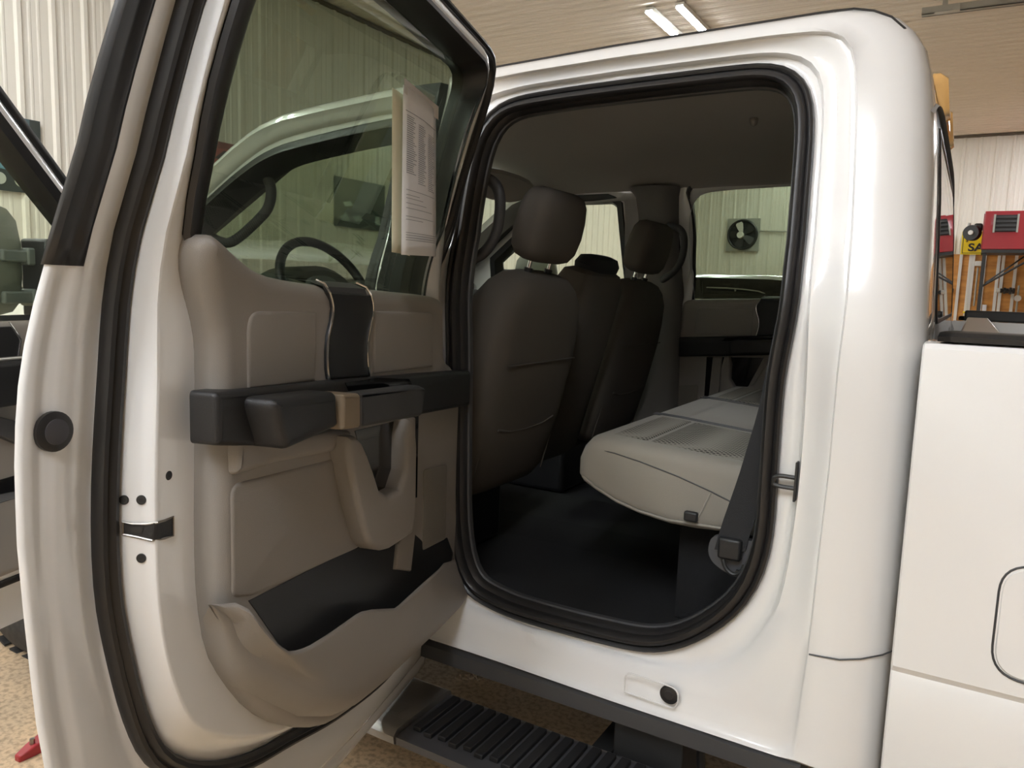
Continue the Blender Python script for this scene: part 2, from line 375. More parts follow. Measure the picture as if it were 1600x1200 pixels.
# red heater cabinet, its sign and the plumbing on the far right wall
hy = YR - 1.0
a0, a1 = at_y(1540, 330, hy), at_y(1640, 390, hy)
o = empty('heater_cabinet', (a0.x + .3, hy + .3, 0)); tag(o, 'red steel heater cabinet with black louvre standing on a tall frame', 'heater')
cx0, cx1, cz1, cz0 = a0.x, a0.x + 1.1, a0.z, a1.z
link('cabinet_body', MB().box((cx0, hy, cz0), (cx1, hy + .7, cz1)), RED, o, bevel=.012)
l0, l1 = at_y(1556, 336, hy), at_y(1588, 362, hy)
for xx in (l0.x - .02, l1.x - .005): link('louver_frame', MB().box((xx, hy - .02, l1.z - .01), (xx + .025, hy - .001, l0.z + .01)), GREYP, o, smooth=False)
link('louver_back', MB().box((l0.x, hy - .008, l1.z), (l1.x, hy - .0015, l0.z)), BLK, o, smooth=False)
for k in range(4):
    z = l1.z + (l0.z - l1.z) * (k + .5) / 4; mb = MB(); mb.loft([[(x, hy - .02, z - .02), (x, hy - .009, z + .012), (x, hy - .012, z + .016), (x, hy - .024, z - .016)] for x in (l0.x + .01, l1.x - .01)], caps=True); link('louver_slat', mb, DARKST, o, smooth=False)
link('side_door', MB().box((cx0 - .012, hy + .05, cz0 + .03), (cx0 - .001, hy + .62, cz1 - .03)), RED, o, bevel=.004)
mb = MB().box((cx0, hy, cz0 - .05), (cx1, hy + .7, cz0 - .001)); link('base_rail', mb, DARKST, o, smooth=False)
for x in (cx0 + .02, cx1 - .06):
    for y in (hy + .02, hy + .62): link('leg', MB().box((x, y, 0), (x + .05, y + .05, cz0 - .051)), DARKST, o, smooth=False)
mb = MB().tube([(cx0 + .06, hy + .05, cz0 - .55), (cx0 + .75, hy + .05, cz0 - .055)], .016, 8).tube([(cx0 + .1, hy + .05, cz0 - .5), (cx0 + .6, hy + .3, cz0 - .055)], .012, 8); link('brace', mb, DARKST, o)
# round blower joined to the cabinet by a box added as its support
p = at_y(1523, 364, hy + .2)
bl_ = link('blower_support', MB().box((p.x - .02, hy + .22, p.z + .03), (cx0 - .0125, hy + .40, p.z + .15)), DARKST, o, bevel=.03)
link('blower_drum', MB().disc((p.x - .02, hy + .25, p.z), (-.3, -1, 0), .12, .12), DARKST, o)
link('blower_hub', MB().disc((p.x - .05, hy + .12, p.z), (-.3, -1, 0), .035, .03), WHITEP, o)
link('blower_stay', MB().tube([(p.x - .1, hy + .3, p.z + .03), (p.x - .08, hy + .3, p.z + .16)], .02, 8), GREYP, o)
# yellow safety sign
s0, s1 = at_y(1504, 362, YR - .08), at_y(1560, 398, YR - .08)
o = empty('safety_sign', (s0.x, YR - .08, s1.z)); tag(o, 'yellow sign reading SA behind the dark blower of the red cabinet', 'sign')
link('sign_board', MB().box((s0.x, YR - .1, s1.z), (s1.x, YR - .09, s0.z)), YEL, o, smooth=False)
mb = MB(); t = .008
for q in ((s0.x + .02, s1.z + .02, s1.x - .02, s1.z + .02 + t), (s0.x + .02, s0.z - .02 - t, s1.x - .02, s0.z - .02), (s0.x + .02, s1.z + .02, s0.x + .02 + t, s0.z - .02)):
    mb.box((q[0], YR - .103, q[1]), (q[2], YR - .1005, q[3]))
link('border_line', mb, BLK, o, smooth=False)
def text(name, body, size, loc, rot, m, parent=None, ext=.002, sx=1.0):
    c = bpy.data.curves.new(name, 'FONT'); c.body = body; c.size = size; c.extrude = ext; c.align_x = 'LEFT'; c.offset = size * .03
    ob = bpy.data.objects.new(name, c); COL.objects.link(ob)
    dg = bpy.context.evaluated_depsgraph_get(); dg.update(); me = bpy.data.meshes.new_from_object(ob.evaluated_get(dg)); COL.objects.unlink(ob); bpy.data.objects.remove(ob)
    for v in me.vertices: v.co.x *= sx
    me.materials.clear(); me.materials.append(m); q = bpy.data.objects.new(name, me); COL.objects.link(q)
    q.rotation_euler = rot; q.location = Vector(loc) - (ORIGIN.get(parent.name, Vector()) if parent else Vector()); q.parent = parent; return q
p = at_y(1512, 392, YR - .11); text('lettering', 'SA', .17, (p.x, YR - .105, p.z), (R(90), 0, 0), BLK, o, sx=1.15)
p = at_y(1509, 378, YR - .11); text('lettering', 'S', .07, (p.x, YR - .105, p.z), (R(90), 0, 0), BLK, o)
# pipes, valves, boxes
def wbox(name, m, px, py, w, h, d, label, cat, dy=.08):
    p = at_y(px, py, YR - dy); ob = link(name, MB().box((p.x - w / 2, YR - dy - d, p.z - h / 2), (p.x + w / 2, YR - dy, p.z + h / 2)), m, bevel=.008); return tag(ob, label, cat)
wbox('junction_box', WHITEP, 1528.5, 412, .09, .08, .06, 'pale junction box on thin pipe below yellow sign', 'electrical box')
p = at_y(1528, 418, YR - .1); q = at_y(1521, 478, YR - .1); tag(link('pipe', MB().tube([(p.x, YR - .1, p.z), (p.x, YR - .1, q.z)], .013, 8), GREYP), 'thin grey pipe running down from the pale junction box', 'pipe')
wbox('notice_tag', PAPER, 1538, 481, .06, .10, .005, 'small white tag beside the cabinet leg', 'tag')
wbox('switch_box', DARKST, 1487, 454, .05, .07, .04, 'small dark switch box at left end of plywood', 'electrical box')
wbox('paint_tray', YEL, 1511, 488, .12, .03, .1, 'small yellow tray on the wall just above the bed rail', 'tray')
a, b = at_y(1558, 454, YR - .2), at_y(1586, 454, YR - .2)
o = empty('valve_assembly', (a.x, YR - .2, a.z)); tag(o, 'black valve assembly with pale end cap on the plywood', 'valve')
mb = MB(); L = b.x - a.x
for k, r in ((0.25, .035), (.42, .05), (.58, .04), (.75, .055), (.92, .045)): mb.disc((a.x + L * (k - .08), YR - .2, a.z), (1, 0, 0), r, L * .15, 16)
mb.tube([(a.x, YR - .2, a.z), (b.x, YR - .2, a.z)], .02, 10); link('valve_body', mb, BLK, o)
link('end_cap', MB().disc((a.x - .02, YR - .2, a.z), (1, 0, 0), .035, .06, 16), WHITEP, o)
link('wall_bracket', MB().box((a.x + L * .4, YR - .19, a.z - .02), (a.x + L * .5, YR - .051, a.z + .02)), DARKST, o, smooth=False)
a = at_y(1590, 466, YR - .15)
o = empty('pressure_gauge', (a.x, YR - .15, a.z)); tag(o, 'small pale pressure gauge on pipe near frame edge', 'gauge')
link('dial', MB().disc((a.x, YR - .15, a.z), (0, -1, 0), .05, .03), WHITEP, o); link('pipe', MB().tube([(a.x, YR - .14, a.z + .2), (a.x, YR - .14, a.z - 1.2)], .015, 8), GREYP, o)
link('elbow', MB().tube([(a.x, YR - .14, a.z), (a.x, YR - .051, a.z)], .015, 8), GREYP, o)

# posters on the front wall
def poster(name, px4, label, bg, art):
    x = XF + .024
    c = [at_x(*p, x) for p in px4]; y0 = min(p.y for p in c); y1 = max(p.y for p in c); z0 = min(p.z for p in c); z1 = max(p.z for p in c)
    o = link(name, MB().box((x, y0, z0), (x + .004, y1, z1)), mat(name + '_ground', bg, .35), smooth=False); tag(o, label, 'poster')
    for k, (nm, col, kind, args) in enumerate(art):
        mb = MB(); d = x + .0045 + .0006 * k
        P = lambda a, b: (d, y0 + a * (y1 - y0), z0 + b * (z1 - z0))
        if kind == 'poly': pts = [P(*q) for q in args]; fill(mb, pts)
        else:
            a, b, r = args; rr = r * (z1 - z0); c0 = Vector(P(a, b)); n = 24
            ring = [c0 + Vector((0, math.cos(q * math.tau / n) * rr, math.sin(q * math.tau / n) * rr)) for q in range(n)]; fill(mb, ring)
        link(nm, mb, mat(name + '_' + nm, col, .35), o, smooth=False)
    return o
poster('car_poster', [(-60, 190), (62, 190), (62, 303), (-60, 290)], 'dark poster of a blue car on the wall past the open front door', (.05, .06, .055),
       [('sky_band', (.10, .14, .15), 'poly', [(0, .75), (.86, .8), (.86, 1), (0, 1)]), ('car_shape', (.02, .12, .55), 'poly', [(.1, .55), (.3, .72), (.62, .74), (.8, .62), (.83, .5), (.1, .45)]),
        ('car_window', (.02, .03, .05), 'poly', [(.3, .62), (.36, .7), (.58, .71), (.66, .62)]), ('stripe', (.12, .25, .30), 'poly', [(0, .33), (1, .24), (1, .32), (0, .42)]),
        ('grille', (.25, .28, .27), 'poly', [(.76, .42), (.86, .42), (.84, .56), (.77, .56)]), ('head_lamp', (.55, .58, .45), 'circle', (.72, .16, .09)), ('lamp_glow', (.75, .75, .62), 'circle', (.69, .16, .045)),
        ('head_lamp', (.45, .48, .42), 'circle', (.45, .16, .08)), ('caption_bar', (.5, .2, .12), 'poly', [(.72, .035), (.95, .03), (.95, .045), (.72, .05)])])
poster('truck_poster', [(290, 215), (384, 230), (384, 262), (290, 262)], 'red pickup poster seen through the door glass above the pillar', (.22, .06, .05),
       [('truck_body', (.42, .10, .08), 'poly', [(.05, .3), (.25, .75), (.7, .8), (.95, .6), (.95, .3), (.6, .15)]), ('windshield', (.06, .05, .05), 'poly', [(.45, .45), (.62, .75), (.8, .6), (.75, .45)]), ('glint', (.6, .5, .4), 'poly', [(.3, .2), (.36, .6), (.42, .55), (.4, .2)])])
poster('wheel_poster', [(285, 264), (350, 264), (350, 330), (285, 330)], 'teal poster with chrome wheel directly below the red pickup poster', (.05, .14, .16),
       [('wheel_ring', (.35, .5, .48), 'circle', (.52, .62, .26)), ('wheel_middle', (.05, .08, .08), 'circle', (.52, .62, .19)), ('wheel_hub', (.5, .55, .4), 'circle', (.45, .55, .09))])
poster('lamp_poster', [(522, 278), (600, 290), (600, 362), (522, 352)], 'dark grey poster of lamp shapes seen through both door windows', (.035, .05, .05),
       [('upper_panel', (.08, .10, .09), 'poly', [(0, .6), (1, .55), (1, 1), (0, 1)]), ('lamp_shape', (.35, .42, .40), 'poly', [(.16, .5), (.3, .55), (.36, .46), (.2, .42)]), ('lamp_shape', (.3, .36, .35), 'poly', [(.1, .2), (.22, .3), (.3, .14), (.16, .12)]),
        ('lamp_shape', (.28, .34, .33), 'poly', [(.34, .24), (.5, .28), (.55, .16), (.4, .14)]), ('lamp_shape', (.35, .42, .40), 'poly', [(.8, .3), (.88, .3), (.92, .12), (.8, .12)])])
poster('paper_notice', [(768, 424), (781, 424), (781, 445), (768, 445)], 'small pale notice on wall seen past the passenger mirror', (.75, .60, .40), [('text_block', (.75, .72, .6), 'poly', [(0, .6), (1, .6), (1, 1), (0, 1)])])

# =================================================================== the pickup truck
TR = empty('pickup_truck', (-1.2, 1.015, 0)); tag(TR, 'white crew cab pickup with its doors standing wide open', 'truck')
TL = Vector((-1.2, 1.015, 0))
MIR = 2.03
def part(name, mb, m, parent=TR, **k): return link(name, mb, m, parent, **k)
def mirror(o, name=None, sx=1.0):
    """the same pressing on the passenger side"""
    c = o.copy(); COL.objects.link(c); c.parent = o.parent
    c.scale = (1, -1, 1); c.location = Vector((0, MIR, 0)) - TL
    for ch in list(o.children):
        d = ch.copy(); COL.objects.link(d); d.parent = c
    return c

def loop4(sides, n=(26, 30, 30, 30)):            # four sides -> one closed ring of fixed count
    out = []
    for s, k in zip(sides, n): out += resample(s, k)[:-1]
    return out
def body(loop, dy, zt=None):
    return [Vector((p.x, ys(p.y) + dy, p.y)) for p in loop]
def smooth_closed(r, it=2):
    for _ in range(it): r = [(r[i - 1] + r[i] * 2 + r[(i + 1) % len(r)]) / 4 for i in range(len(r))]
    return r
V2 = lambda *a: [Vector(p) for p in a]
# ring B: where the rubber seal sits (x, z)
B = loop4([V2((-1.075, .72), (-1.04, .70), (-.95, .682), (-.90, .679), (-.78, .678), (-.70, .680), (-.615, .684), (-.556, .691), (-.50, .714), (-.46, .74)),
           V2((-.46, .74), (-.433, .76), (-.375, .819), (-.339, .876), (-.318, .949), (-.310, 1.01), (-.312, 1.11), (-.313, 1.22), (-.314, 1.34), (-.309, 1.39), (-.300, 1.43), (-.297, 1.50), (-.302, 1.595), (-.308, 1.72), (-.314, 1.85), (-.322, 1.90)),
           V2((-.322, 1.90), (-.335, 1.935), (-.358, 1.965), (-.392, 1.985), (-.444, 1.994), (-.548, 1.994), (-.716, 1.992), (-.904, 1.988), (-1.04, 1.981), (-1.08, 1.972), (-1.115, 1.953)),
           V2((-1.115, 1.953), (-1.14, 1.93), (-1.158, 1.88), (-1.165, 1.80), (-1.165, 1.65), (-1.15, 1.5), (-1.14, 1.35), (-1.135, 1.1), (-1.13, .9), (-1.115, .80), (-1.10, .755), (-1.075, .72))])
B = smooth_closed(B)
D = loop4([V2((-1.20, .578), (-.95, .577), (-.617, .570), (-.26, .568), (-.225, .572)),
           V2((-.225, .572), (-.222, .70), (-.217, .80), (-.214, .976), (-.211, 1.09), (-.208, 1.18), (-.208, 1.35), (-.206, 1.42), (-.203, 1.485), (-.207, 1.568), (-.213, 1.666), (-.222, 1.78), (-.231, 1.883), (-.243, 1.96)),
           V2((-.243, 1.96), (-.252, 1.99), (-.268, 2.013), (-.29, 2.028), (-.335, 2.036), (-.42, 2.039), (-.766, 2.036), (-1.0, 2.03), (-1.17, 2.02)),
           V2((-1.17, 2.02), (-1.205, 2.0), (-1.215, 1.9), (-1.215, 1.5), (-1.21, .9), (-1.20, .578))])
C = loop4([V2((-1.10, .69), (-1.0, .672), (-.893, .667), (-.664, .663), (-.547, .668), (-.438, .685)),
           V2((-.438, .685), (-.376, .712), (-.33, .78), (-.30, .84), (-.284, .896), (-.275, 1.0), (-.270, 1.1), (-.269, 1.26), (-.274, 1.395), (-.28, 1.5), (-.285, 1.6), (-.291, 1.722), (-.298, 1.85), (-.305, 1.93)),
           V2((-.305, 1.93), (-.32, 1.965), (-.35, 1.992), (-.39, 2.006), (-.45, 2.012), (-.75, 2.010), (-1.02, 2.002), (-1.13, 1.985)),
           V2((-1.13, 1.985), (-1.165, 1.96), (-1.185, 1.88), (-1.185, 1.5), (-1.165, 1.0), (-1.145, .75), (-1.10, .69))])
C = smooth_closed(C)
def toward(l, m, t): return [a.lerp(b, t) for a, b in zip(l, m)]
rings = []
Bi = inset2(B, .028)
rings.append([Vector((p.x, ys(p.y) + .085, p.y)) for p in inset2(B, .040)])
rings.append(body(Bi, .062)); rings.append(body(inset2(B, .005), .055)); rings.append(body(B, .05))
rings.append(body(toward(B, C, .55), .048)); rings.append(body(toward(B, C, .88), .047)); rings.append(body(C, .040)); rings.append(body(toward(C, D, .07), .027))
rings.append(body(toward(C, D, .40), .025)); rings.append(body(toward(C, D, .50), .021)); rings.append(body(toward(C, D, .72), .017)); rings.append(body(toward(C, D, .78), .014)); rings.append(body(toward(C, D, .93), .012)); rings.append(body(toward(C, D, .965), .004)); rings.append(body(D, 0.0))
def outer(dR, xr, zt, dyR, dyT, dyB, zb, xl, cr=.06):
    bot = [Vector((xl, zb, dyB)), Vector((xr, zb, dyB))]
    m_ = lambda t: dyR + (dyT - dyR) * t
    right = [Vector((xr, zb, dyR)), Vector((xr, 1.0, dyR)), Vector((xr - .002, 1.42, dyR)), Vector((xr - .021, 1.72, dyR)), Vector((xr - .033, 1.85, dyR)), Vector((xr - .048, zt - .145, m_(.1))), Vector((xr - .063, zt - .09, m_(.25)))]
    top = [Vector((xr - .063, zt - .09, m_(.25))), Vector((xr - .086, zt - .05, m_(.45))), Vector((xr - .120, zt - .02, m_(.7))), Vector((xr - .17, zt - .003, m_(.9))), Vector((xr - .23, zt, dyT)), Vector((-.8, zt - .008, dyT)), Vector((-1.1, zt - .018, dyT)), Vector((xl, zt - .024, dyT))]
    left = [Vector((xl, zt - .024, dyT)), Vector((xl, 1.9, dyB * .4)), Vector((xl, 1.0, dyB * .4)), Vector((xl, zb, dyB))]
    ring = loop4([bot, right, top, left]); return [Vector((p.x, ys(min(p.y, 2.03)) + p.z, p.y)) for p in ring]
rings.append(outer(0, -.172, 2.052, .003, .010, .012, .567, -1.235))
rings.append(outer(0, -.140, 2.068, .010, .024, .035, .566, -1.25))
rings.append(outer(0, -.110, 2.080, .024, .042, .06, .566, -1.26))
rings.append(outer(0, -.087, 2.088, .046, .062, .09, .566, -1.27))
rings.append(outer(0, -.073, 2.092, .076, .085, .12, .566, -1.28))
rings.append(outer(0, -.067, 2.095, .13, .12, .14, .566, -1.28))
rings.append(outer(0, -.066, 2.096, .20, .16, .15, .566, -1.28))
mb = MB(); mb.loft(rings)
side = part('cab_side', mb, WHITE, angle=60)
# roof moulding
mb = MB(); e = outer(0, -.087, 2.088, .046, .062, .09, .566, -1.27)
pts = [p + Vector((0, .006, .002)) for p in e[26 + 31:26 + 60]]
mb.tube(pts, .0045, 6); part('roof_molding', mb, RUB)
# rubber seal round the rear opening
def seal(rings3, m, name, parent=TR): 
    mb = MB(); mb.loft(rings3, True, False, True); return part(name, mb, m, parent)
def seal_profile(base, prof):                    # prof: (inset, depth)
    out = []
    for ins_, d in prof: out.append([Vector((p.x, ys(p.y) + d, p.y)) for p in (inset2(base, ins_) if abs(ins_) > 1e-6 else base)])
    return out
seal(seal_profile(B, [(-.001, .052), (-.003, .044), (-.001, .036), (.004, .033), (.009, .036), (.011, .040), (.014, .034), (.019, .029), (.026, .028), (.031, .033), (.033, .042), (.032, .055), (.038, .062), (.040, .072), (.041, .080), (.036, .085), (.028, .078), (.02, .065), (.01, .055)]), RUB, 'opening_weatherstrip')
seal(seal_profile(B, [(.036, .080), (.040, .076), (.044, .080), (.045, .092), (.040, .10), (.03, .10)]), DTRIM, 'opening_trim')
# step seam on the rear corner, plug, striker
mb = MB(); mb.tube([Vector(p) for p in ((-.217, -.0005, .801), (-.19, -.0005, .803), (-.161, .001, .805))] + [Vector((-.125, .013, .812)), Vector((-.09, .033, .822)), Vector((-.066, .06, .83))], .0016, 6)
part('body_seam', mb, DTRIM)
pc = Vector((-.497, .012, .623)); o = part('body_plug', MB().disc(pc, (0, -1, 0), .021, .006, 28, .019), RUB)
mb = MB(); mb.disc(pc - Vector((0, .006, 0)), (0, -1, 0), .010, .002, 20); link('plug_boss', mb, BLK, o)
sc_ = Vector((-.275, .035, 1.133))
o = part('striker', MB().box((sc_.x, sc_.y - .012, 1.095), (sc_.x + .004, sc_.y + .022, 1.175)), DARKST, bevel=.001)
mb = MB(); mb.tube(smooth_pl([(-.275, .03, 1.143), (-.312, .03, 1.143), (-.318, .03, 1.128), (-.312, .03, 1.121), (-.275, .03, 1.121)], 2), .0045, 8); link('striker_loop', mb, DARKST, o)
st = rpoly([(-.60, .600, .0), (-.475, .597, .022), (-.475, .645, .022), (-.60, .648, .018)], 6)
mb = MB(); mb.tube([Vector((p.x, .0045, p.y)) for p in st][:], .0018, 6, True); part('stamping', mb, WHITE)
# rocker: black lower moulding under the cab
mb = MB(); mb.loft([[(x, .012, .567), (x, -.002, .56), (x, -.004, .525), (x, .02, .512), (x, .12, .50), (x, .3, .50), (x, .3, .56), (x, .1, .566)] for x in (-2.45, -1.3, -.215)], caps=True)
ro = part('rocker_molding', mb, DTRIM); mirror(ro)
part('mounting_bracket', MB().box((-.63, .03, .30), (-.465, .20, .513)), DARKST, bevel=.004)
part('brake_line', MB().tube([(-.435, .06, .515), (-.43, .07, .40), (-.42, .12, .2)], .010, 8), BLK)
# front of the cab side: roof rail, screen pillar, front opening
FBs = [V2((-2.36, .72), (-2.30, .69), (-1.50, .69), (-1.43, .72)), V2((-1.43, .72), (-1.40, .80), (-1.395, 1.4), (-1.365, 1.90), (-1.37, 1.945)),
       V2((-1.37, 1.945), (-1.40, 1.957), (-1.45, 1.956), (-1.617, 1.941), (-1.781, 1.922), (-1.873, 1.909), (-1.953, 1.885), (-2.054, 1.83), (-2.157, 1.759), (-2.246, 1.692), (-2.36, 1.61), (-2.40, 1.575)),
       V2((-2.40, 1.575), (-2.42, 1.50), (-2.42, .80), (-2.36, .72))]
FB = smooth_closed(loop4(FBs), 1)
FDs = [V2((-2.52, .578), (-1.34, .578)), V2((-1.34, .578), (-1.34, 1.4), (-1.34, 2.0), (-1.35, 2.02)),
       V2((-1.35, 2.02), (-1.385, 2.026), (-1.456, 2.021), (-1.706, 2.004), (-1.856, 1.990), (-1.962, 1.962), (-2.063, 1.903), (-2.138, 1.848), (-2.244, 1.766), (-2.34, 1.69), (-2.45, 1.61), (-2.50, 1.575)),
       V2((-2.50, 1.575), (-2.53, 1.50), (-2.53, .70), (-2.52, .578))]
FD = loop4(FDs)
rg = [[Vector((p.x, ys(p.y) + .13, p.y)) for p in inset2(FB, .045)], body(inset2(FB, .02), .06), body(FB, .05), body(toward(FB, FD, .3), .046), body(toward(FB, FD, .42), .026), body(toward(FB, FD, .62), .018), body(toward(FB, FD, .8), .0), body(FD, .004),
      [Vector((p.x, ys(p.y) + .03, p.y + .018 * max(0, min(1, (p.y - 1.5) / .1)))) for p in FD], [Vector((p.x, ys(p.y) + .07, p.y + .026 * max(0, min(1, (p.y - 1.5) / .1)))) for p in FD]]
mb = MB(); mb.loft(rg); fside = part('screen_pillar', mb, WHITE, angle=60)
seal(seal_profile(FB, [(-.001, .052), (-.001, .036), (.006, .032), (.014, .034), (.026, .028), (.033, .042), (.042, .075), (.048, .13), (.038, .13), (.01, .055)]), RUB, 'front_weatherstrip')
mirror(side); mirror(fside)
# middle pillar outer skin
mb = MB(); mb.loft([[(x, ys(z) + d, z) for x, d in ((-1.35, .004), (-1.345, -.002), (-1.30, -.004), (-1.26, -.002), (-1.25, .03))] for z in (.57, 1.0, 1.42, 1.5, 1.62, 1.8, 2.03)], closed=False)
p_ = part('middle_pillar', mb, TAPE); mirror(p_)
# roof skin, rear wall, screen
last = outer(0, -.066, 2.096, .20, .16, .15, .566, -1.28)[26:26 + 60]
prof = [p for p in last if p.z > 1.935] + [Vector((-1.385, .32, 2.055)), Vector((-1.63, .32, 2.035)), Vector((-1.88, .31, 2.005))]
mb = MB(); rr = []
for j_ in range(25):
    s_ = j_ / 24; cz = .032 * (1 - abs(2 * s_ - 1) ** 2.4); rr.append([Vector((p.x, p.y + (MIR - 2 * p.y) * s_, p.z + cz * max(0, min(1, (p.z - 1.95) / .1)))) for p in prof])
mb.loft(rr, closed=False); part('roof_panel', mb, WHITE)
mb = MB(); mb.loft([[(-1.86 - .64 * s - .06 * math.sin(math.pi * abs(j / 8 - 1) / 2 + 0) * -1 * s, .20 + 1.63 * j / 16, 2.0 - .43 * s + .015 * (1 - abs(j / 8 - 1) ** 2)) for j in range(17)] for s in (0, .25, .5, .75, 1)], closed=False)
part('windshield', mb, CLR, solid=.004)
# rear wall of the cab with its back window
wz0, wz1 = 1.47, 1.87
def xb(z):
    t = [(0, -.066), (1.42, -.068), (1.72, -.087), (1.85, -.099), (1.96, -.116)]
    for (a, xa), (b, xb_) in zip(t, t[1:]):
        if z <= b: return xa + (xb_ - xa) * (z - a) / (b - a)
    return -.116
out_ = rpoly([(.20, .57, .03), (1.83, .57, .03), (1.83, 1.42, .2), (1.70, 1.945, .02), (.33, 1.945, .02), (.20, 1.42, .2)], 6); win = rpoly([(.36, wz0, .05), (1.67, wz0, .05), (1.60, wz1, .06), (.43, wz1, .06)], 6)
def uniform(p, n, start):
    p = list(p) + [p[0]]; r = resample(p, n)[:-1]; k = min(range(n), key=lambda i: (r[i] - Vector(start)).length); return r[k:] + r[:k]
O_, I_ = uniform(out_, 100, (.20, .57)), uniform(win, 100, (.36, wz0))
bw = lambda l, d: [(xb(p.y) + d, p.x, p.y) for p in l]
mb = MB(); mb.loft([bw(I_, -.045), bw(I_, .001), bw(inset2(I_, -.02), .0), bw(toward(I_, O_, .6), .0), bw(O_, .0), bw(O_, -.03), bw(I_, -.045)])
part('cab_back_panel', mb, WHITE, angle=35)
mb = MB(); g = inset2(I_, -.015); mb.loft([bw(g, .001), bw(g, .0025)]); fill(mb, bw(g, .0025)); part('back_window', mb, glass('back_glass', (0.35, 0.38, 0.33)), smooth=False)
mb = MB(); mb.loft([bw(inset2(I_, -.020), .0), bw(inset2(I_, -.018), .004), bw(inset2(I_, -.008), .004), bw(inset2(I_, -.006), .0)], wrap=True); part('back_window_gasket', mb, RUB)
# high brake lamp on the roof edge above the back window
mb = MB(); mb.loft([sring((x, 1.015, 2.03), (0, 1, 0), (-.12, 0, 1), a, b, .4) for x, a, b in ((-.19, .15, .055), (-.125, .15, .055), (-.112, .13, .045))], caps=True)
hl = part('cargo_lamp', mb, REDL)
for s_ in (-1, 1):
    mb = MB(); mb.loft([sring((x, 1.015 + s_ * .21, 2.025), (0, 1, 0), (-.12, 0, 1), a, b, .4) for x, a, b in ((-.19, .06, .062), (-.122, .058, .060), (-.105, .045, .048))], caps=True); link('clear_lens', mb, AMBER, hl)

# --- bed
def bed_side():
    prof = [(.10, .50), (.03, .52), (.0, .56), (-.006, .62), (-.010, .74), (-.006, .800), (-.002, .812), (-.010, .825), (-.012, .95), (-.012, 1.25), (-.011, 1.40), (-.009, 1.418), (-.002, 1.427), (.012, 1.430), (.05, 1.430), (.10, 1.430), (.10, 1.36), (.17, 1.36), (.17, .95)]
    mb = MB(); xs = [-.060, -.068, -.072, -.069, -.060, .0, .3, .7, 1.2, 1.9]
    rr = []
    for k, x in enumerate(xs):
        dd = (.03, .012, .004, .0008)[k] if k < 4 else 0
        rr.append([Vector((x, y + dd, z - (dd if z > 1.3 else 0))) for y, z in prof])
    mb.loft(rr, closed=False); return mb
bd = part('bed_side', bed_side(), WHITE, angle=30); mirror(bd)
mb = MB(); pr_ = [(-.004, 1.4315), (-.006, 1.440), (.004, 1.4475), (.03, 1.449), (.085, 1.449), (.098, 1.443), (.10, 1.4315)]
x0s = [(-.030, .02), (-.045, .008), (-.050, 0), (.3, 0), (1.9, 0)]
mb.loft([[(x + .25 * (y + .004) * (1 if k < 3 else 0), y + d * 0, z) for y, z in pr_] for k, (x, d) in enumerate(x0s)], caps=True)
cp = part('bed_rail_cap', mb, BLK); c2 = mirror(cp); part('bed_rail_cap', MB().box((-.03, 1.925, 1.432), (1.9, 2.035, 1.472)), BLK, bevel=.006)
part('bed_front_panel', MB().box((-.012, .10, .9), (.012, 1.93, 1.425)), WHITE, bevel=.004)
part('bed_front_cap', MB().box((-.02, .10, 1.426), (.05, 1.93, 1.446)), STEEL, bevel=.005)
part('bed_floor', MB().box((.0, .10, .88), (1.9, 1.93, .92)), DARKST)
part('tailgate', MB().box((1.86, .02, .7), (1.9, 2.01, 1.43)), WHITE, bevel=.01)
# fuel door outline
fo = rpoly([(.082, .853, .055), (.26, .853, .055), (.26, 1.06, .055), (.082, 1.06, .055)], 8)
mb = MB(); mb.tube([(p.x, -.0115, p.y) for p in fo], .0022, 6, True); fd = part('fuel_door', MB().loft([[(p.x, -.0145 + d, p.y) for p in inset2(fo, i)] for i, d in ((.004, .003), (.006, 0.0))], caps=True), WHITE)
link('door_gap', mb, DTRIM, fd)

# --- running board
SB0, SB1 = -2.5, -.30
mb = MB(); mb.loft([[(x, .02, .40), (x, -.19, .40), (x, -.215, .415), (x, -.218, .435), (x, -.205, .448), (x, -.195, .45), (x, .0, .452), (x, .015, .446), (x, .02, .43)] for x in (SB0, -1.085)], caps=True)
rb = part('running_board', mb, STEPE, angle=50)
mb = MB(); mb.loft([[(x, .018, .40), (x, -.19, .40), (x, -.213, .415), (x, -.215, .435), (x, -.200, .440), (x, .0, .440), (x, .012, .438), (x, .018, .43)] for x in (-1.08, SB1)], caps=True); link('tread_base', mb, STEPM, rb, angle=50).location = (0, 0, 0)
x = -1.06; k = 0
mb = MB()
while x < SB1 - .03:
    mb.box((x, -.175 - (.008 if k % 2 else 0), .440), (x + .023, -.008, .452)); x += .036; k += 1
link('tread_pad', mb, TREAD, rb, bevel=.002).location = (0, 0, 0)
mb = MB(); mb.box((-1.155, -.15, .4501), (-1.125, -.12, .4512)).box((-1.175, -.105, .4501), (-1.12, -.102, .4512)).box((-1.18, -.165, .4501), (-1.085, -.163, .4511)); link('molded_mark', mb, STEPE, rb).location = (0, 0, 0)
for x in (-2.2, -1.45, -.70):
    mb = MB().box((x, .0, .37), (x + .05, .30, .40)); link('step_arm', mb, DARKST, rb, smooth=False).location = (0, 0, 0)
r2 = mirror(rb)

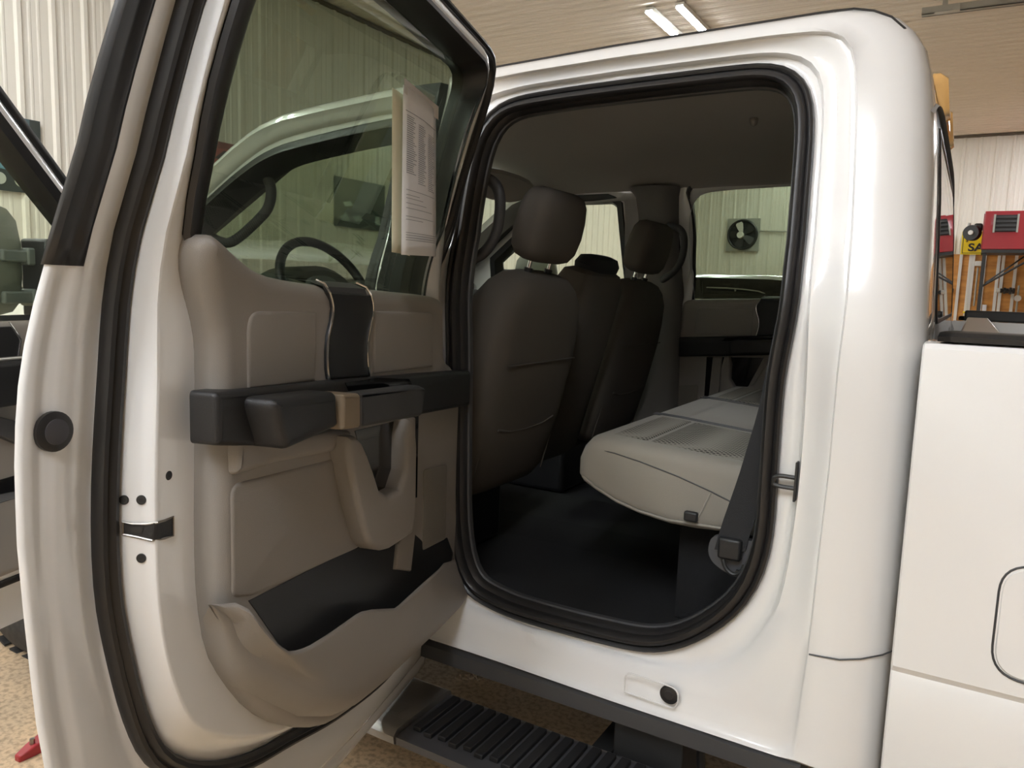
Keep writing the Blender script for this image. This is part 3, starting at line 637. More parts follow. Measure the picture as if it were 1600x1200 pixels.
def lat(pts, lo=1.1, hi=1.85, n=34):
    """the upright rear side of a door outline, sampled at shared heights"""
    a, b = pts[0][1], pts[-1][1]; out = []
    for i in range(n + 1):
        t = .48 + (2.0 - .48) * i / n
        v = a + (t - .48) / (lo - .48) * (lo - a) if t < lo else (hi + (t - hi) / (2.0 - hi) * (b - hi) if t > hi else t)
        k = 0
        while k < len(pts) - 2 and pts[k + 1][1] < v: k += 1
        p, q = pts[k], pts[k + 1]; s = 0 if q[1] == p[1] else (v - p[1]) / (q[1] - p[1]); out.append((p[0] + (q[0] - p[0]) * s, v))
    return [Vector(p) for p in out]
def loop4(sides, n=(26, 30, 30, 30), keep=()):
    out = []
    for i, (s, k) in enumerate(zip(sides, n)): out += (list(s) if i in keep else resample(s, k))[:-1]
    return out
# ------------------------------------------------------------------ the opened rear door (u along the door, w inward, v up)
def D3(p, w): return Vector((p.x, w + ys(p.y), p.y))
n4 = (26, 34, 26, 30)
L0 = loop4([V2((-.06, .455), (.42, .462), (1.02, .47), (1.06, .48)),
            lat([(1.06, .48), (1.10, .52), (1.12, .70), (1.131, .88), (1.145, .98), (1.153, 1.10), (1.158, 1.20), (1.156, 1.30), (1.149, 1.365), (1.134, 1.432), (1.118, 1.49), (1.110, 1.55), (1.107, 1.62), (1.101, 1.70), (1.085, 1.80), (1.06, 1.93), (1.04, 1.99)]),
            V2((1.04, 1.99), (1.02, 2.03), (.96, 2.05), (.5, 2.053), (.05, 2.043), (-.02, 2.03)),
            V2((-.02, 2.03), (-.045, 2.0), (-.06, 1.7), (-.08, 1.45), (-.09, 1.1), (-.095, .52), (-.085, .465), (-.06, .455))], n4, (1,))
L1 = loop4([V2((-.02, .620), (.1, .602), (.3, .595), (.508, .615), (.625, .643), (.745, .670), (.85, .715)),  # latch-side and bottom points pushed along camera rays to a smaller w
            lat([(.85, .715), (.925, .76), (.985, .825), (1.018, .91), (1.037, .987), (1.056, 1.082), (1.060, 1.166), (1.053, 1.271), (1.041, 1.365), (1.031, 1.44), (1.027, 1.50), (1.030, 1.599), (1.023, 1.704), (1.008, 1.814), (1.00, 1.92), (.985, 1.975)]),
            V2((.985, 1.975), (.965, 2.015), (.91, 2.033), (.5, 2.037), (.08, 2.028), (.03, 2.015)),
            V2((.03, 2.015), (.020, 1.98), (.030, 1.86), (.06, 1.70), (.065, 1.59), (.045, 1.48), (.0, 1.2), (-.05, .9), (-.06, .68), (-.045, .64), (-.02, .625))], n4, (1,))
L1 = smooth_closed(L1); L2 = inset2(L1, .024)
def sst(t): t = max(0, min(1, t)); return t * t * (3 - 2 * t)
def WL(p): return .04 - .028 * sst((p.x - .25) / .45) * (1 - sst((p.y - 1.80) / .18))
def E3(l, d): return [D3(p, WL(q) + d) for p, q in zip(l, L1)]
L3 = loop4([V2((0, .665), (.1, .655), (.3, .66), (.55, .69), (.66, .715), (.75, .745), (.84, .79)),
            lat([(.84, .79), (.91, .835), (.962, .885), (.992, .96), (1.008, 1.02), (1.017, 1.09), (1.018, 1.16), (1.014, 1.284), (1.006, 1.37), (1.004, 1.44), (1.008, 1.50), (1.016, 1.60), (1.016, 1.68), (1.005, 1.80), (.984, 1.90), (.965, 1.955)]),
            V2((.965, 1.955), (.945, 1.99), (.89, 2.007), (.5, 2.011), (.15, 2.004), (.11, 1.993)),
            V2((.11, 1.993), (.095, 1.965), (.125, 1.86), (.140, 1.75), (.138, 1.6), (.105, 1.48), (.05, 1.3), (-.0, .9), (-.02, .72), (-.015, .68), (0, .665))], n4, (1,))
L3 = smooth_closed(L3)
L4 = loop4([V2((.17, 1.40), (.84, 1.44)), lat([(.84, 1.44), (.91, 1.465), (.955, 1.51), (.988, 1.566), (1.001, 1.66), (.999, 1.745), (.985, 1.83), (.962, 1.92), (.945, 1.955)], 1.5),
            V2((.945, 1.955), (.928, 1.980), (.88, 1.991), (.5, 1.994), (.17, 1.986), (.145, 1.976)), V2((.145, 1.976), (.125, 1.95), (.160, 1.85), (.172, 1.75), (.166, 1.6), (.150, 1.46), (.15, 1.41), (.17, 1.40))], n4, (1,))
L5 = loop4([V2((.16, 1.42), (.83, 1.45)), lat([(.83, 1.45), (.89, 1.485), (.932, 1.566), (.944, 1.66), (.938, 1.75), (.924, 1.84), (.902, 1.92), (.895, 1.945)], 1.5),
            V2((.895, 1.945), (.88, 1.965), (.84, 1.975), (.5, 1.977), (.18, 1.970), (.155, 1.962)), V2((.155, 1.962), (.138, 1.94), (.148, 1.85), (.152, 1.75), (.14, 1.6), (.120, 1.46), (.13, 1.43), (.16, 1.42))], n4, (1,))
mb = MB(); rg = []
Ls = lambda t, w: [D3(p, w * WL(q) / .04 + .009 * (1 - WL(q) / .04) * (1 - t)) for p, q in zip(toward(L0, L1, t), L1)]
rg += [[D3(p, -.004) for p in L5], [D3(p, -.004) for p in inset2(L0, .05)], [D3(p, -.003) for p in inset2(L0, .004)], [D3(p, .001) for p in L0], [D3(p, .006) for p in inset2(L0, .0015)], Ls(.05, .009), Ls(.16, .010), Ls(.24, .006), Ls(.30, .008), Ls(.37, .022), Ls(.44, .026), Ls(.66, .028), Ls(.80, .024), Ls(.90, .017), Ls(.97, .022),
       E3(L1, 0), E3(L2, .003)]
for t_, k_ in ((.12, .10), (.5, .52), (.85, .90), (.96, .98)): rg.append([D3(p, (WL(q) + .004) * (1 - k_) + .0655 * k_) for p, q in zip(toward(L2, L3, t_), L1)])
rg += [ [D3(p, .0655) for p in L3], [D3(p, .0665) for p in inset2(L3, .004)], [D3(p, .063) for p in L4]]
mb.loft(rg)
def door_part(name, mb, m, hinge, **k):
    o = link(name, mb, m, **k); o.parent = TR; o.location = hinge - TL; o.rotation_euler = (0, 0, -(math.pi / 2 - TH)); return o
DOOR = door_part('rear_door', mb, WHITE, H1, angle=50)
dl = lambda name, mb, m, **k: link(name, mb, m, DOOR, **k)
# window run (black) and glass
mb = MB(); mb.loft([[D3(p, w) for p in l] for l, w in ((inset2(L4, -.003), .067), (inset2(L4, .001), .074), (inset2(L4, .008), .075), (toward(L4, L5, .5), .070), (toward(L4, L5, .85), .055), (L5, .040), (inset2(L5, .002), .030), (inset2(L5, .002), .012), (L5, -.004))])
dl('window_channel', mb, RUB)
mb = MB(); g = inset2(L5, -.006); mb.loft([[D3(p, w) for p in l] for l, w in ((g, .018), (g, .0225))])
def gridfill(mb, loop, w, n=20):                 # strips so that the pane keeps its slight tilt
    m = len(loop); a = loop[26 + 0:26 + 34]; pass
for w in (.018, .0225): fill(mb, [D3(p, w) for p in g])
dl('window_glass', mb, PRIV, smooth=False)
# door seal
mb = MB(); mb.loft([E3(inset2(L1, i_), d_) for i_, d_ in ((-.004, -.004), (-.005, .004), (-.001, .012), (.004, .014), (.008, .010), (.010, .012), (.015, .017), (.021, .016), (.0255, .010), (.025, .002), (.01, -.002))], wrap=True)
dl('door_weatherstrip', mb, RUB)
# black film on the frame flange above the belt
i0 = 26 + 34 * 0 + next(i for i, p in enumerate(L0[26:60]) if p.y > 1.497); i1 = 26 + 34 + 26 + 14
mb = MB(); mb.loft([l[i0:i1] for l in ([D3(p, -.002) for p in inset2(L0, -.0012)], [D3(p, .004) for p in inset2(L0, -.0015)], Ls(.03, .0115), Ls(.18, .0125), Ls(.24, .010), Ls(.30, .012), Ls(.37, .025), Ls(.44, .029), Ls(.50, .030))], closed=False)
dl('frame_film', mb, TAPE, solid=.0012)
# plug, screws, latch
from mathutils.bvhtree import BVHTree
_bv = BVHTree.FromPolygons([v.co for v in DOOR.data.vertices], [p.vertices for p in DOOR.data.polygons])
def to_l(v): return Vector((v.dot(DU), v.dot(DW), v.z))
def hit(px, py, off=0.0):
    P, N, _, _ = _bv.ray_cast(to_l(CAM - H1), to_l(ray(px, py)).normalized())
    if N.dot(to_l(ray(px, py))) > 0: N = -N
    return P + N * off, N
def stud(name, px, py, r, th, m, r2=None, parent=None):
    p, n = hit(px, py); mb = MB().disc(p - n * .001, n, r, th, 28, r2); return (dl if parent is None else lambda a, b, c: link(a, b, c, parent))(name, mb, m), p, n
pg, p, n = stud('rubber_plug', 82, 674, .0235, .008, RUB, .021); link('plug_centre', MB().disc(p + n * .007, n, .015, .0015, 24), mat('faded_rubber', (.05, .048, .055), .45), pg)
for px, py in ((191, 781), (221, 781), (221, 872)):
    sw, p, n = stud('latch_screw', px + (3 if px < 200 else 0), py, .0062, .003, DARKST); link('screw_socket', MB().disc(p + n * .0018, n, .0028, .0006, 6), BLK, sw)
stud('service_hole', 264, 743, .0062, .0015, BLK)
lp = [hit(x, y, .0016)[0] for x, y in ((193, 815), (193, 834), (213, 838), (238, 844), (255, 841), (269, 837), (269, 807), (256, 813), (245, 816), (230, 818), (208, 818))]
mb = MB(); tp = resample([Vector(q) for q in ((193, 815), (208, 818), (230, 818), (245, 816), (256, 813), (269, 807))], 16); bt = resample([Vector(q) for q in ((193, 834), (213, 838), (238, 844), (255, 841), (269, 837))], 16)
mb.loft([[hit(*a_.lerp(b_, t_ / 5), .0012)[0] for a_, b_ in zip(tp, bt)] for t_ in range(6)], closed=False)
la = dl('latch', mb, BLK, smooth=False)
mb = MB(); mb.tube(lp, .0016, 6, True); link('latch_rim', mb, STEEL, la)
for nm, pp in (('latch_claw', ((203, 823), (226, 821), (222, 833), (208, 830))), ('latch_pawl', ((232, 832), (240, 830), (238, 838)))):
    mb = MB(); fill(mb, [hit(x, y, .0026)[0] for x, y in pp]); link(nm, mb, DARKST, la, smooth=False)

# --- trim panel
TB = [(.98, 1.556), (.955, 1.547), (.91, 1.527), (.868, 1.512), (.81, 1.502), (.68, 1.494), (.54, 1.490), (.38, 1.484), (.22, 1.478), (.135, 1.472), (.112, 1.462), (.103, 1.445), (.098, 1.38), (.094, 1.326),
      (.02, 1.30), (-.03, 1.24), (-.022, 1.18), (-.018, 1.0), (-.027, .90), (-.06, .84), (-.10, .77), (-.105, .72), (-.088, .685), (-.04, .655), (.016, .645), (.187, .650), (.365, .662), (.485, .672), (.589, .687), (.659, .707), (.761, .762), (.849, .833), (.912, .911),
      (.948, .975), (.963, 1.057), (.965, 1.145), (.960, 1.275), (.957, 1.39), (.962, 1.43), (.975, 1.475), (.992, 1.52), (.993, 1.545)]
tb = smooth_pl([Vector((p[0] - ((.012 + .008 * min(1, max(0, (1.50 - p[1]) / .06))) * min(1, max(0, (p[0] - .7) / .2))), p[1])) for p in TB], 1, True)
def TW(u, v): return 0.0
mb = MB(); rr = [[D3(p, .058) for p in tb]]
RB = .026
for a in (0, 15, 30, 45, 60, 75, 90): q = inset2(tb, RB * (1 - math.cos(R(a)))); rr.append([D3(p, .110 - RB * (1 - math.sin(R(a)))) for p in q])
mb.loft(rr); fill(mb, rr[-1])
TRIM = dl('door_panel', mb, BEIGE)
pl = lambda name, out, w0, w1, r, m, **k: plate(name, out, w0, w1, r, m, DOOR, **k)
# upper pads either side of the black insert
Sl = [(.672, 1.482), (.660, 1.468), (.654, 1.455), (.656, 1.435), (.667, 1.41), (.671, 1.385), (.670, 1.355), (.665, 1.338)]
Sr = [(.520, 1.478), (.508, 1.465), (.503, 1.450), (.507, 1.43), (.521, 1.40), (.525, 1.375), (.521, 1.35), (.514, 1.327)]
pl('upper_pad', [(.885, 1.458, .03), (.885, 1.345, 0), (.70, 1.337, 0), (.70, 1.452, 0)], .105, .1135, .008, BEIGE)
pl('upper_pad', [(.49, 1.450, 0), (.49, 1.328, 0), (.185, 1.314, 0), (.185, 1.440, .03)], .105, .1135, .008, BEIGE)
ins_out = [Vector(p) for p in Sl] + [Vector(p) for p in reversed(Sr)]
pl('panel_insert', [(p.x, p.y) for p in ins_out], .100, .1165, .004, BLK)
mb = MB(); mb.loft([[D3(Vector((.672, 1.482)), .108), D3(Vector((.520, 1.478)), .108)], [D3(Vector((.676, 1.492)), .103), D3(Vector((.52, 1.489)), .103)], [D3(Vector((.69, 1.500)), .085), D3(Vector((.54, 1.498)), .085)], [D3(Vector((.70, 1.502)), .055), D3(Vector((.55, 1.50)), .055)]], closed=False)
dl('insert_cap', mb, DTRIM)
def chrome(S, top):
    mb = MB(); pts = smooth_pl([D3(Vector(p), .1165) for p in S], 2); pts = [D3(Vector(top), .092), D3(Vector((S[0][0] + .004, S[0][1] + .014)), .106)] + pts; mb.tube(pts, .0023, 8); return mb
dl('chrome_strip', chrome(Sl, (.68, 1.502)), CHR); dl('chrome_strip', chrome(Sr, (.54, 1.500)), CHR)
# armrest
pl('armrest', [(.972, 1.354, .008), (.64, 1.335, 0), (.09, 1.298, 0), (-.045, 1.286, .012), (-.045, 1.195, .01), (.077, 1.205, 0), (.30, 1.222, 0), (.62, 1.248, 0), (.83, 1.256, .06), (.972, 1.284, .008)], .085, .128, .010, BLK)
def q17(px, py, w): return dp(px, py, w)
A = [q17(425, 624, .175), q17(531, 612, .18), q17(533, 668, .18), q17(442, 704, .17)]
pl('armrest_block', [(A[0][0], A[0][1], .014), (A[1][0], A[1][1], .012), (A[2][0], A[2][1], .010), (A[3][0], A[3][1], .016)], .12, .178, .014, BLK)
A = [q17(534, 616, .18), q17(562, 614, .18), q17(562, 668, .18), q17(534, 672, .18)]
pl('pull_bracket', [(A[0][0], A[0][1], .004), (A[1][0], A[1][1], .010), (A[2][0], A[2][1], .006), (A[3][0], A[3][1], .004)], .12, .183, .007, TAN)
A = [q17(560, 614, .178), q17(654, 602, .178), q17(658, 606, .17), q17(656, 650, .175), q17(562, 668, .178)]
pl('pull_handle', [(A[0][0], A[0][1], .004), (A[1][0], A[1][1], .008), (A[2][0], A[2][1], .004), (A[3][0], A[3][1], .010), (A[4][0], A[4][1], .004)], .155, .181, .008, DTRIM)
A = [q17(540, 598, .13), q17(590, 590, .13), q17(640, 592, .13), q17(652, 602, .14), q17(562, 612, .15)]
pl('pull_cup', [(a, b) for a, b in A], .1285, .1295, .0005, GLOSSB)
# lower pad, support tongue and hollows
pl('lower_pad', [(.925, 1.222, .02), (.60, 1.195, .012), (.485, 1.000, .012), (.56, 1.004, 0), (.878, 1.040, .01), (.925, 1.055, .02)], .105, .1125, .008, BEIGE)
pl('upper_brow', [(.925, 1.285, .0), (.64, 1.250, .0), (.585, 1.236, 0), (.60, 1.205, .01), (.64, 1.210, 0), (.82, 1.228, .03), (.925, 1.232, .01)], .100, .122, .014, BEIGE)
pl('handle_hollow', [(.56, 1.232), (.26, 1.215), (.26, 1.03), (.46, 1.04)], .106, .1112, .0005, GLOSSB)
T = [q17(x, y, .14) for x, y in ((536, 683), (557, 680), (575, 720), (593, 779), (631, 760), (633, 656), (648, 652), (646, 830), (625, 845), (600, 861), (578, 858), (568, 840), (550, 770))]
pl('support_tongue', T, .105, .148, .012, BEIGE, sm=1)
pl('speaker_cover', [(.225, 1.085, .012), (.075, 1.066, .012), (.073, .875, .012), (.225, .895, .012)], .108, .1125, .002, mat('speaker_mesh', (.20, .18, .155), .7, bump=(700, .6)))
pl('end_rib', [q17(x, y, .118) for x, y in ((634, 655), (649, 652), (649, 830), (642, 893), (618, 890), (622, 850), (634, 830))], .105, .120, .006, BEIGE)
# map pocket: black liner and a beige outer wall with a lip
pl('pocket_liner', [(.886, 1.038), (.56, 1.012), (.45, .985), (.28, .955), (.20, .90), (.06, .875), (.015, .82), (.05, .76), (.5, .74), (.75, .86)], .106, .1118, .0005, BLK)
lipx = [(384, 941), (398, 958), (420, 988), (440, 1008), (458, 1020), (485, 1012), (520, 990), (566, 957), (585, 953), (622, 951), (650, 925), (672, 905), (690, 889), (697, 880)]
W1 = .152
lw = [.114, .119, .134, .145] + [W1] * (len(lipx) - 4) + [.135, .117]
lip = resample([Vector((q[0], w_, q[1])) for (x, y), w_ in zip([(330, 945), (354, 945)] + lipx, lw) for q in [q17(x, y, w_)]], 44)
bot = resample([Vector(p) for p in ((.945, 1.03), (.930, .985), (.905, .925), (.840, .850), (.755, .780), (.655, .724), (.589, .703), (.485, .688), (.365, .679), (.187, .666), (.016, .660), (-.04, .668), (-.085, .700), (-.092, .730), (-.050, .785))], 44)
nb = len(lip); poly = [Vector((p.x, p.z)) for p in lip] + bot[::-1]; npo = len(poly)
wtop = [p.y for p in lip] + [.115 + (W1 - .115) * sst((i_ + 1) / 14) * sst((nb - i_) / 9) for i_ in range(nb)][::-1]
area = sum(poly[i].x * poly[(i + 1) % npo].y - poly[(i + 1) % npo].x * poly[i].y for i in range(npo)); sgn = 1 if area > 0 else -1
nrm2 = []
for i in range(npo):
    e = poly[(i + 1) % npo] - poly[i - 1]; nrm2.append(Vector((-e.y, e.x)).normalized() * sgn)
for _ in range(4): nrm2 = [(nrm2[i - 1] + nrm2[i] * 2 + nrm2[(i + 1) % npo]).normalized() for i in range(npo)]
ramp = [0 if i < nb else min(1, (min(i - nb + 1, npo - i)) / 8) for i in range(npo)]
rI = [.006 + .050 * r_ for r_ in ramp]; rW = [.006 + (wt_ - .006 - .080) * r_ for r_, wt_ in zip(ramp, wtop)]
rr = [[Vector((p.x, .111, p.y - .050 * sst((wtop[i] - .11) / .03))) if i < nb else Vector((p.x, .078, p.y)) for i, p in enumerate(poly)]]
for a_ in (0, 15, 30, 45, 60, 75, 90):
    rr.append([Vector((p.x + n_.x * r1 * (1 - math.cos(R(a_))), wt_ - r2_ * (1 - math.sin(R(a_))), p.y + n_.y * r1 * (1 - math.cos(R(a_))))) for p, n_, r1, r2_, wt_ in zip(poly, nrm2, rI, rW, wtop)])
mb = MB(); mb.loft(rr)
top_r, bot_r = rr[-1][:nb], rr[-1][nb:][::-1]
mb.loft([[a_.lerp(b_, t_) for a_, b_ in zip(top_r, bot_r)] for t_ in (0, .25, .5, .75, 1)], closed=False)
dl('map_pocket', mb, BEIGE, angle=60)
mb = MB(); mb.loft([[Vector((p.x, .112, p.z - .045)) for p in lip[22:40]], [Vector((p.x, p.y - .03, p.z - .050)) for p in lip[22:40]]], closed=False); dl('pocket_floor', mb, BLK)

# the passenger rear door is a closed copy, shortened lengthwise to fit its opening
PD = DOOR.copy(); COL.objects.link(PD); PD.rotation_euler = (0, 0, 0); PD.scale = (.85, -1, 1); PD.location = Vector((-1.25, MIR, 0)) - TL
for ch in list(DOOR.children):
    c = ch.copy(); COL.objects.link(c); c.parent = PD

# ------------------------------------------------------------------ the front door, also open
K0 = loop4([V2((-.03, .455), (1.10, .46)), V2((1.10, .46), (1.14, .5), (1.16, 1.1), (1.14, 1.4), (1.11, 1.5), (1.08, 1.9), (1.06, 1.96)),
            V2((1.06, 1.96), (1.03, 1.985), (.65, 1.985), (.56, 1.95), (.10, 1.64), (.03, 1.56)), V2((.03, 1.56), (-.02, 1.50), (-.04, 1.1), (-.05, .48), (-.03, .455))], n4)
def fq(px, py, w): return Vector(dp(px, py, w, H2))
fa, fb = fq(0, 143, .0), fq(105, 287, .0)       # outer edge of the sloping frame
sl = (fb.y - fa.y) / (fb.x - fa.x)
def slope_at(u, off): return fa.y + sl * (u - fa.x) - off
def kloop(off, ub, vb, ur, vt):
    u1 = fa.x + (vt - fa.y + off) / sl
    return loop4([V2((.06 + off, vb), (ur - .03, vb)), V2((ur - .03, vb), (ur, vb + .03), (ur - .02, 1.5), (ur - .06, vt - .04)), V2((ur - .06, vt - .04), (ur - .09, vt), (u1, vt), (.16, slope_at(.16, off)), (.10, slope_at(.10, off))),
                  V2((.10, slope_at(.10, off)), (.07 + off, slope_at(.07, off) - .03), (.04 + off, 1.2), (.04 + off, vb + .03), (.06 + off, vb))], n4)
u1 = fa.x + (2.02 - fa.y) / sl
K0 = loop4([V2((-.03, .455), (1.10, .46)), V2((1.10, .46), (1.14, .5), (1.16, 1.1), (1.14, 1.4), (1.11, 1.5), (1.08, 1.9), (1.06, 1.99)), V2((1.06, 1.99), (1.03, 2.02), (u1, 2.02), (.10, slope_at(.10, 0)), (.03, slope_at(.03, 0))), V2((.03, slope_at(.03, 0)), (-.03, 1.46), (-.05, 1.1), (-.06, .48), (-.03, .455))], n4)
K1 = kloop(.030, 0, .60, 1.06, 1.995); K2 = kloop(.048, 0, .615, 1.045, 1.98); K3 = kloop(.085, 0, .64, 1.01, 1.96)
mg = .125
K4 = loop4([V2((.30, 1.355), (.90, 1.355)), V2((.90, 1.355), (.94, 1.39), (.94, 1.6), (.925, 1.90)), V2((.925, 1.90), (.89, 1.93), (fa.x + (1.93 - fa.y + mg) / sl, 1.93), (.33, slope_at(.33, mg)), (.27, slope_at(.27, mg))), V2((.27, slope_at(.27, mg)), (.25, 1.50), (.26, 1.38), (.30, 1.355))], n4)
mb = MB(); mb.loft([[D3(p, w) for p in l] for l, w in ((K4, -.004), (inset2(K0, .05), -.004), (inset2(K0, .003), -.003), (K0, .001), (inset2(K0, .002), .007), (toward(K0, K1, .4), .012), (K1, .030), (K2, .038), (K3, .060), (K4, .060))])
MIRG = mat('mirror_arm_plastic', (.17, .19, .18), .5)
FD_ = door_part('front_door', mb, WHITE, H2, angle=45)
mb = MB(); mb.loft([[D3(p, w) for p in l] for l, w in ((inset2(K1, -.003), .028), (inset2(K1, -.002), .045), (inset2(K1, .010), .050), (inset2(K1, .018), .048), (inset2(K1, .020), .036))], wrap=True); link('door_weatherstrip', mb, RUB, FD_)
mb = MB(); mb.loft([[D3(p, w) for p in l] for l, w in ((inset2(K4, -.022), .062), (inset2(K4, -.018), .070), (inset2(K4, .006), .066), (inset2(K4, .018), .03), (inset2(K4, .018), -.004))]); link('window_channel', mb, BLK, FD_)
mb = MB(); g = inset2(K4, .006)
for w in (.018, .0225): fill(mb, [D3(p, w) for p in g])
link('window_glass', mb, TINT, FD_, smooth=False)
fp = lambda name, out, w0, w1, r, m, **k: plate(name, out, w0, w1, r, m, FD_, **k)
tv = lambda py, w=.1: fq(10, py, w).y
v_top, v_line, v_arm0, v_arm1 = tv(503), tv(560), tv(565), tv(600)
fp('door_panel', [(1.0, v_top, .02), (.12, v_top, .03), (.05, 1.30, .02), (.04, .70, .03), (.10, tv(898), .03), (.95, tv(905), .04), (1.0, .9, .03)], .055, .100, .02, BEIGE)
fp('panel_insert', [(.60, v_top - .012, 0), (.49, v_top - .012, .004), (.465, v_top - .05, .02), (.475, v_line + .005, 0), (.60, v_line + .005, 0)], .098, .108, .003, BLK)
mb = MB(); mb.tube([D3(Vector((.49, v_top)), .100), D3(Vector((.482, v_top - .02)), .109), D3(Vector((.463, v_top - .05)), .109), D3(Vector((.475, v_line + .005)), .109)], .002, 6); link('chrome_strip', mb, CHR, FD_)
mb = MB(); mb.tube([D3(Vector((.95, v_line)), .112), D3(Vector((.30, v_line)), .112)], .004, 6); link('chrome_strip', mb, WHITEP, FD_)
fp('armrest', [(.98, v_line - .006, .01), (.08, v_line - .006, .01), (.08, v_arm1 - .05, .02), (.98, v_arm1 - .06, .01)], .09, .150, .012, BLK)
fp('armrest_bracket', [(.62, v_arm1 - .055), (.46, v_arm1 - .12), (.44, v_arm1 - .20), (.62, v_arm1 - .10)], .095, .13, .006, DTRIM)
fp('map_pocket', [(.95, tv(755), .01), (.3, tv(742), .02), (.2, tv(780), .02), (.95, tv(788), .01)], .095, .102, .003, GLOSSB)
# tow mirror outside the front door, seen through its glass
def mirror_head(parent):
    c = at_x(-30, 405, -2.50); lc = Vector(((c - H2).dot(DU), (c - H2).dot(DW), c.z))
    mb = MB(); specs = []
    hh = .165
    for t, s in ((-1, .35), (-.93, .72), (-.75, .92), (-.3, 1), (.3, 1), (.72, .9), (.92, .68), (1, .35)):
        specs.append((lc + Vector((0, 0, hh * t)), .115 * s, .05 * s))
    blob(mb, specs, (1, 0, 0), (0, 1, 0), .6); o = link('mirror_head', mb, mat('mirror_shell', (.20, .21, .18), .5), parent)
    return o, lc
mh, lc = mirror_head(FD_)
for py in (405, 468):
    a = fq(8, py, -.05); b = fq(70, py - 3, -.05); v = a.y
    u_in = lc.x - .02
    mb = MB().box((.20, -.10, b.y - .018), (u_in, -.055, b.y + .018)); link('mirror_arm', mb, MIRG, FD_, bevel=.006)
    mb = MB().box((b.x - .005, -.105, b.y - .026), (b.x + .04, -.05, b.y + .026)); link('mirror_arm_collar', mb, MIRG, FD_, bevel=.006)
mb = MB().box((.20, -.11, 1.36), (.26, -.004, 1.60)); link('mirror_base', mb, BLK, FD_, bevel=.01)
# closed passenger front door: a copy stretched lengthwise to its window in the image
PF = FD_.copy(); COL.objects.link(PF); PF.rotation_euler = (0, 0, 0); PF.scale = (1.10, -1, 1); PF.location = Vector((-2.49, MIR, 0)) - TL
for ch in list(FD_.children):
    c = ch.copy(); COL.objects.link(c); c.parent = PF

# ------------------------------------------------------------------ cabin
# headliner
def hz(x, y):
    s = abs(y - 1.015) / .83; e = 2.035 - .075 * max(0, s) ** 5
    if x < -1.2: e -= .012 * ((-1.2 - x) / .65) ** 1.6 * 1.0
    if x > -.35: e -= .10 * ((x + .35) / .25) ** 2
    rx = abs(x + .85) / .35; e += .012 * max(0, min(1, (1 - rx) * 4)) * max(0, min(1, (1 - s / .8) * 4))
    return e
mb = MB(); nx, ny = 50, 40
mb.loft([[(-.10 - 1.78 * i / nx, .19 + 1.65 * j / ny, hz(-.10 - 1.78 * i / nx, .19 + 1.65 * j / ny)) for j in range(ny + 1)] for i in range(nx + 1)], closed=False)
HL = part('headliner', mb, HEAD, angle=80)
for px, py in ((1158, 259), (1178, 188)):
    q = at_z(px, py, 1.99); q = at_z(px, py, hz(q.x, max(.2, q.y)) - .005)
    mb = MB(); blob(mb, [(q + Vector((0, 0, d)), a, a) for d, a in ((.008, .012), (0, .013), (-.012, .011), (-.018, .005))], (1, 0, 0), (0, 1, 0), .8, 16); link('coat_hook', mb, BEIGE, HL).location = (0, 0, 0)
# pillars inside + grab handles
def pillar():
    rr = []
    for z, x0, x1, d in ((.62, -1.46, -1.14, .20), (1.0, -1.43, -1.15, .19), (1.35, -1.40, -1.16, .18), (1.5, -1.385, -1.17, .15), (1.7, -1.375, -1.185, .12), (1.85, -1.375, -1.185, .11), (1.93, -1.38, -1.18, .12), (1.97, -1.40, -1.17, .15)):
        y = ys(z); rr.append([(x0, y + .05, z), (x0, y + d - .05, z), (x0 + .03, y + d - .01, z), (x0 + .08, y + d, z), (x1 - .08, y + d, z), (x1 - .03, y + d - .01, z), (x1, y + d - .05, z), (x1, y + .05, z)])
    return MB().loft(rr, caps=True)
bp_ = part('pillar_trim', pillar(), PTRIM, angle=60); mirror(bp_)
def handle(pts, r, m=DTRIM): 
    mb = MB(); P = smooth_pl(pts, 3); mb.tube(P, r, 12); return mb
yh = .235
hp_ = [(x_ - .03, y_, z_) for x_, y_, z_ in [(-1.205, yh - .07, 1.80), (-1.16, yh, 1.80), (-1.115, yh + .01, 1.785), (-1.09, yh + .01, 1.745), (-1.095, yh + .01, 1.66), (-1.12, yh + .005, 1.605), (-1.16, yh, 1.575), (-1.21, yh - .07, 1.56)]]
gh = part('grab_handle', handle(hp_, .0155), DTRIM); g2 = mirror(gh)
# A-pillar trim and handle
mb = MB(); rr = []
for x, z in ((-1.80, 1.95), (-1.95, 1.90), (-2.1, 1.80), (-2.25, 1.70), (-2.42, 1.58), (-2.5, 1.50)):
    y = ys(z); rr.append([(x, y + .06, z - .03), (x + .03, y + .15, z - .035), (x - .02, y + .20, z), (x - .06, y + .16, z + .03), (x - .06, y + .07, z + .03)])
mb.loft(rr, caps=True); ap = part('screen_pillar_trim', mb, PTRIM, angle=60); mirror(ap)
ah = [(-1.99, .19, 1.85), (-1.98, .225, 1.80), (-2.0, .235, 1.745), (-2.03, .235, 1.71), (-2.17, .235, 1.625), (-2.22, .225, 1.615), (-2.30, .19, 1.66)]
part('pillar_handle', handle(ah, .017), DTRIM)
# rear wall lining, side linings behind the seat
part('back_lining', MB().box((-.115, .22, .62), (-.105, 1.81, 1.46)), HEAD)
